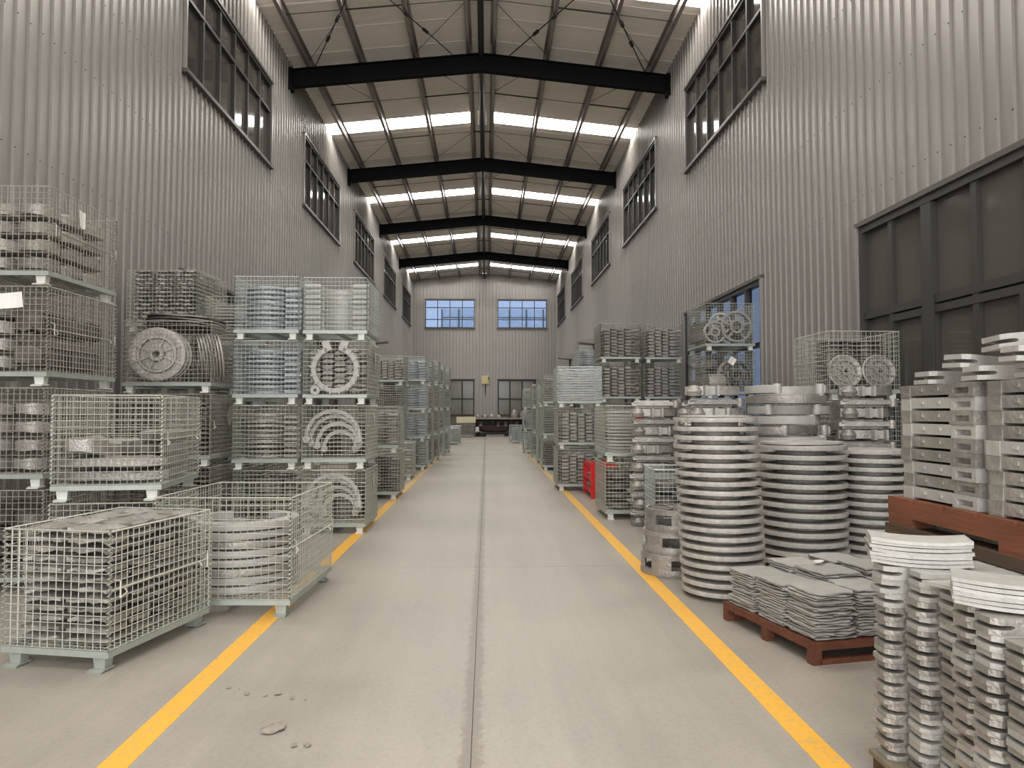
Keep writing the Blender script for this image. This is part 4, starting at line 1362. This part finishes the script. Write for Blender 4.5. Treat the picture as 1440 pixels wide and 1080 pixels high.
stack('of the stack behind the bluish one', -2.3, -1.56, 21.3, 1.0, 0.74, ['slabs', 'rings', 'rings', 'rings_blue'], 'zinc', False, 0, 1, wr=0.0031)
stack('of the fourth-last left stack', -2.3, -1.5, 23.2, 1.0, 0.77, ['slabs', 'rings', 'rings', 'rings_blue'], 'zinc', False, 0, 1, wr=0.0031)
stack('of the third-last left stack', -2.2, -1.46, 25.3, 1.0, 0.77, ['slabs', 'rings', 'rings', 'slabs'], 'zinc_blue', False, 0, 1, wr=0.0032)
stack('of the last tall left stack', -2.2, -1.37, 27.6, 1.0, 0.78, ['slabs', 'rings', 'slabs', 'rings'], 'zinc_blue', False, 0, 1, wr=0.0032)
stack('at the far left end of the aisle', -2.0, -1.2, 34.2, 1.0, 0.86, ['slabs'], 'zinc_blue', False, 0, 1, wr=0.005)

# paper tags hung on baskets
T, W, D, H = TT[3]
paper('white paper tag on the side of the highest left-edge basket', T @ T3(W / 2 + 0.02, -0.1, 0.68, R(90)), 0.13, 0.15, bend=0.018)
T, W, D, H = TT[2]
paper('white paper tag on the front of the third left-edge basket', T @ T3(W / 2 - 0.3, -D / 2 - 0.02, 0.72, 0, 0, R(-6)), 0.2, 0.13)
T, W, D, H = NT[1]
paper('tan diamond-hung paper tag below the hub wheel basket', T @ T3(W / 2 + 0.02, 0.1, 0.6, R(90), 0, R(45)), 0.2, 0.2, 'paper_tan')
for k in range(4):
    T, W, D, H = RB[k]
    paper('narrow white tag on the %s basket of the left aisle column' % DESC[4][k], T @ T3(W / 2 + 0.02, 0.05, 0.6, R(90)), 0.1, 0.17)
T, W, D, H = GT[2]
paper('white tilted paper tag on the third right-wall basket', T @ T3(0.02, -D / 2 - 0.02, 0.68, 0, 0, R(30)), 0.12, 0.13)

# ------------------------------------------------------------------ far end
cb = empty('crate_basket', 'mesh crate with a cream board on top at the far end', 'crate', T3(-1.2, 44.6, 0))
P = basket_parts(1.05, 0.9, 0.85, 'zinc_dark', 0.07, 0.008)
for pn, me, TT_ in (('wire_panel', P['front'], T3(0, -.45)), ('wire_panel', P['front'], T3(0, .45)), ('wire_panel', P['side'], T3(.525, 0, 0, math.pi / 2)), ('wire_panel', P['side'], T3(-.525, 0, 0, math.pi / 2)), ('base_frame', P['frame'], T3())):
    link(pn, me, cb, TT_)
for x in (-.45, .45):
    for yy in (-.4, .4):
        link('foot', P['foot'], cb, T3(x, yy))
link('cream_board', MB().box(-0.56, 0.56, -0.46, 0.46, 0.86, 1.2).mesh('cream_board', 'cream'), cb)
its, nm, ph = fill('slabs', 1.05, .9, .85, 1)
scatter('far_slab_casting', its, 'slab casting in the cream-topped crate at the far end', 'castings in the cream-topped crate', T3(-1.2, 44.6, 0), 'casting')
wb = empty('work_bench', 'dark steel work bench along the far end wall', 'bench', T3(0.95, 48.4, 0))
link('bench_top', MB().box(-1.8, 1.8, -0.45, 0.45, 1.02, 1.1).mesh('bench_top', 'zinc_dark'), wb)
for x in (-1.7, -0.55, 0.6, 1.65):
    for yy in (-0.4, 0.34):
        link('leg', MB().box(x, x + .07, yy, yy + .07, 0, 1.02).mesh('leg', 'maroon'), wb)
link('lower_shelf', MB().box(-1.75, 1.75, -0.4, 0.4, 0.3, 0.34).mesh('lower_shelf', 'maroon'), wb)
link('back_sheet', MB().box(-1.75, 1.75, 0.36, 0.4, 0.34, 1.02).mesh('back_sheet', 'maroon'), wb)
for k, (x, r_, h2) in enumerate(((-1.5, .16, .22), (-1.05, .22, .26), (-0.6, .2, .24), (-.15, .16, .2), (0.85, .24, .55), (1.5, .3, .5))):
    me = MB().lathe([(0.0, 0), (r_ * .9, 0), (r_, h2 * .3), (r_ * .8, h2 * .7), (r_ * .35, h2), (0.0, h2)], 14).mesh('bench_casting', 'cast')
    thing(link('bench_casting', me, None, T3(0.95 + x, 48.4, 1.101)), 'grey casting standing on the far work bench', 'casting', 'castings on the far bench')
for k, x in enumerate((-1.3, -.2, .3, 1.0, 1.4)):
    me = MB().lathe([(0.0, 0), (.17, 0), (.19, .2), (.12, .36), (.13, .5), (0.0, .52)], 14).mesh('shelf_casting', 'cast_dark')
    thing(link('shelf_casting', me, None, T3(0.95 + x, 48.35, 0.341)), 'dark casting on the shelf under the far bench', 'casting', 'castings under the far bench')
tr = empty('cart', 'dark low cart with rounded tub in front of the bench', 'cart', T3(0.5, 45.6, 0))
tub = MB()
sec = [(-.95, .35, .12), (-.8, .3, .34), (-.3, .27, .4), (.4, .27, .4), (.75, .3, .36), (.9, .36, .16)]
rings_ = []
for (x, zb_, hw_) in sec:
    rings_.append([(x, -hw_, .62), (x, -hw_ * .9, zb_ + .08), (x, -hw_ * .5, zb_), (x, hw_ * .5, zb_), (x, hw_ * .9, zb_ + .08), (x, hw_, .62)])
vs = [p for r_ in rings_ for p in r_]
fs = []
for i in range(len(sec) - 1):
    for j in range(6):
        a, b2 = i * 6 + j, i * 6 + (j + 1) % 6
        fs.append((a, b2, b2 + 6, a + 6))
fs += [tuple(range(5, -1, -1)), tuple(range((len(sec) - 1) * 6, len(sec) * 6))]
link('tub', tub.add(vs, fs).mesh('tub', 'maroon', 30), tr)
for x in (-.7, .72):
    for yy in (-.36, .3):
        link('wheel', MB().lathe([(0.05, 0), (.14, 0), (.15, .03), (.14, .07), (.05, .07)], 16, T3(x, yy, .15) @ Matrix.Rotation(-math.pi / 2, 4, 'X')).mesh('wheel', 'black', 40), tr)
link('axle_frame', MB().box(-.75, .77, -.3, -.25, .13, .3).box(-.75, .77, .25, .3, .13, .3).mesh('axle_frame', 'black'), tr)
link('handle', MB().path([(.85, 0, .5), (1.1, 0, .6), (1.25, 0, .4)], .03, 6).mesh('handle', 'black'), tr)
thing(link('sack', lump(0.42, 0.4, 0.55, 5, 'paper', 0.12, 5, 5), None, T3(-0.5, 46.4, 0.0)), 'white sack standing left of the dark cart', 'sack')
for k, (x, yy) in enumerate(((-0.62, 45.4), (-0.25, 45.2))):
    thing(link('black_bag', lump(0.5, 0.4, 0.3, 8 + k, 'black', 0.15, 5, 4), None, T3(x, yy, 0)), 'black bundle on the floor left of the dark cart', 'bundle', 'black bundles by the cart')
bx = empty('switch_box', 'pale yellow switch box on the far end wall', 'switch box', T3(-0.08, YB - 0.1, 3.5))
link('body', MB().box(-.25, .27, -.14, .06, -.08, .52).mesh('body', 'yellowbox'), bx)
dp = link('door_panel', MB().box(-.21, .18, -.16, -.14, -.03, .47).mesh('door_panel', 'yellowbox'), bx)
link('lever', MB().box(.2, .26, -.24, -.14, .26, .42).mesh('lever', 'black'), dp)
link('conduit', MB().rod((0, 0, -.08), (0, 0, -.85), .035, 6, True).mesh('conduit', 'trim'), bx)

# little hoods and pipe brackets on the side walls
def wall_hood(label, T):
    h = empty('wall_hood', label, 'wall hood', T)
    link('hood', MB().prism([(0, 0), (.75, -.12), (.75, -.2), (0, -.28)], -0.5, 0.5, Matrix(((1, 0, 0, 0), (0, 0, 1, 0), (0, 1, 0, 0), (0, 0, 0, 1)))).mesh('hood', 'clad'), h)
    link('drop_pipe', MB().path([(.1, .0, -.2), (.1, .0, -1.4)], .04, 6).mesh('drop_pipe', 'rod'), h)
wall_hood('small grey hood on the left wall above far stacks', T3(XL + 0.032, 33.5, 4.8))
wall_hood('small grey hood on the right wall above far stacks', T3(XR - 0.032, 33.0, 4.75, math.pi))
wall_hood('small grey hood on right wall near the end wall', T3(XR - 0.032, 42.5, 4.75, math.pi))

# chipped concrete crumbs on the floor
CB = [lump(0.07, 0.05, 0.016, s + 200, 'concrete_bit', 0.5, 3, 3) for s in range(4)]
spots = [(-1.38 + .1 * k * .7 + J(.03), 4.14 - .028 * k + J(.035), random.uniform(.15, .55)) for k in range(26)]
its = [(random.choice(CB), T3(x - 0, yy, 0.001, random.uniform(0, 6), 0, 0, s)) for x, yy, s in spots if x < -0.9]
scatter('concrete_crumb', its, 'small grey crumb of the chipped floor near the left line', 'crumbs of the chipped floor', T3(), 'crumb')
thing(link('concrete_chip', lump(0.11, 0.07, 0.026, 300, 'concrete_bit', 0.4), None, T3(-1.0, 3.6, 0.001, 0.5)), 'largest flat concrete chip on the aisle floor', 'concrete chip')
for x in (-0.86, -0.8):
    thing(link('concrete_chip', CB[1], None, T3(x, 3.44, 0.001, x * 9, 0, 0, .6)), 'tiny concrete chip nearest the camera on the floor', 'concrete chip', 'two tiny chips near the camera')

# pale building outside the far windows
nb = empty('neighbour_building', 'pale building outside seen through the far windows', 'building', T3(0.6, 66, 0))
link('facade', MB().box(-4.6, 9, 0, 3, 0, 10.6).mesh('facade', mat('pale_facade', (236, 240, 246), 0.7)), nb)
for k in range(9):
    link('facade_rib', MB().box(-4.6 + k * 1.5, -4.5 + k * 1.5, -0.06, 0, 0, 10.6).mesh('facade_rib', 'glass_grey'), nb)
for k in range(3):
    link('facade_band', MB().box(-4.6, 9, -0.05, 0, 8.0 + k * 0.9, 8.07 + k * 0.9).mesh('facade_band', 'glass_grey'), nb)

# red painted part showing through the pale bars
T, W, D, H = EB[1]
rp_ = empty('red_bracket', 'small red painted bracket inside the pale bar basket', 'bracket', T @ T3(0.1, -D / 2 + 0.05, 0.61))
link('plate', MB().box(-.06, .06, -.01, .01, 0, .12).mesh('plate', 'red'), rp_)
link('tab', MB().box(-.06, .25, -.012, .03, .1, .13).mesh('tab', 'red'), rp_)
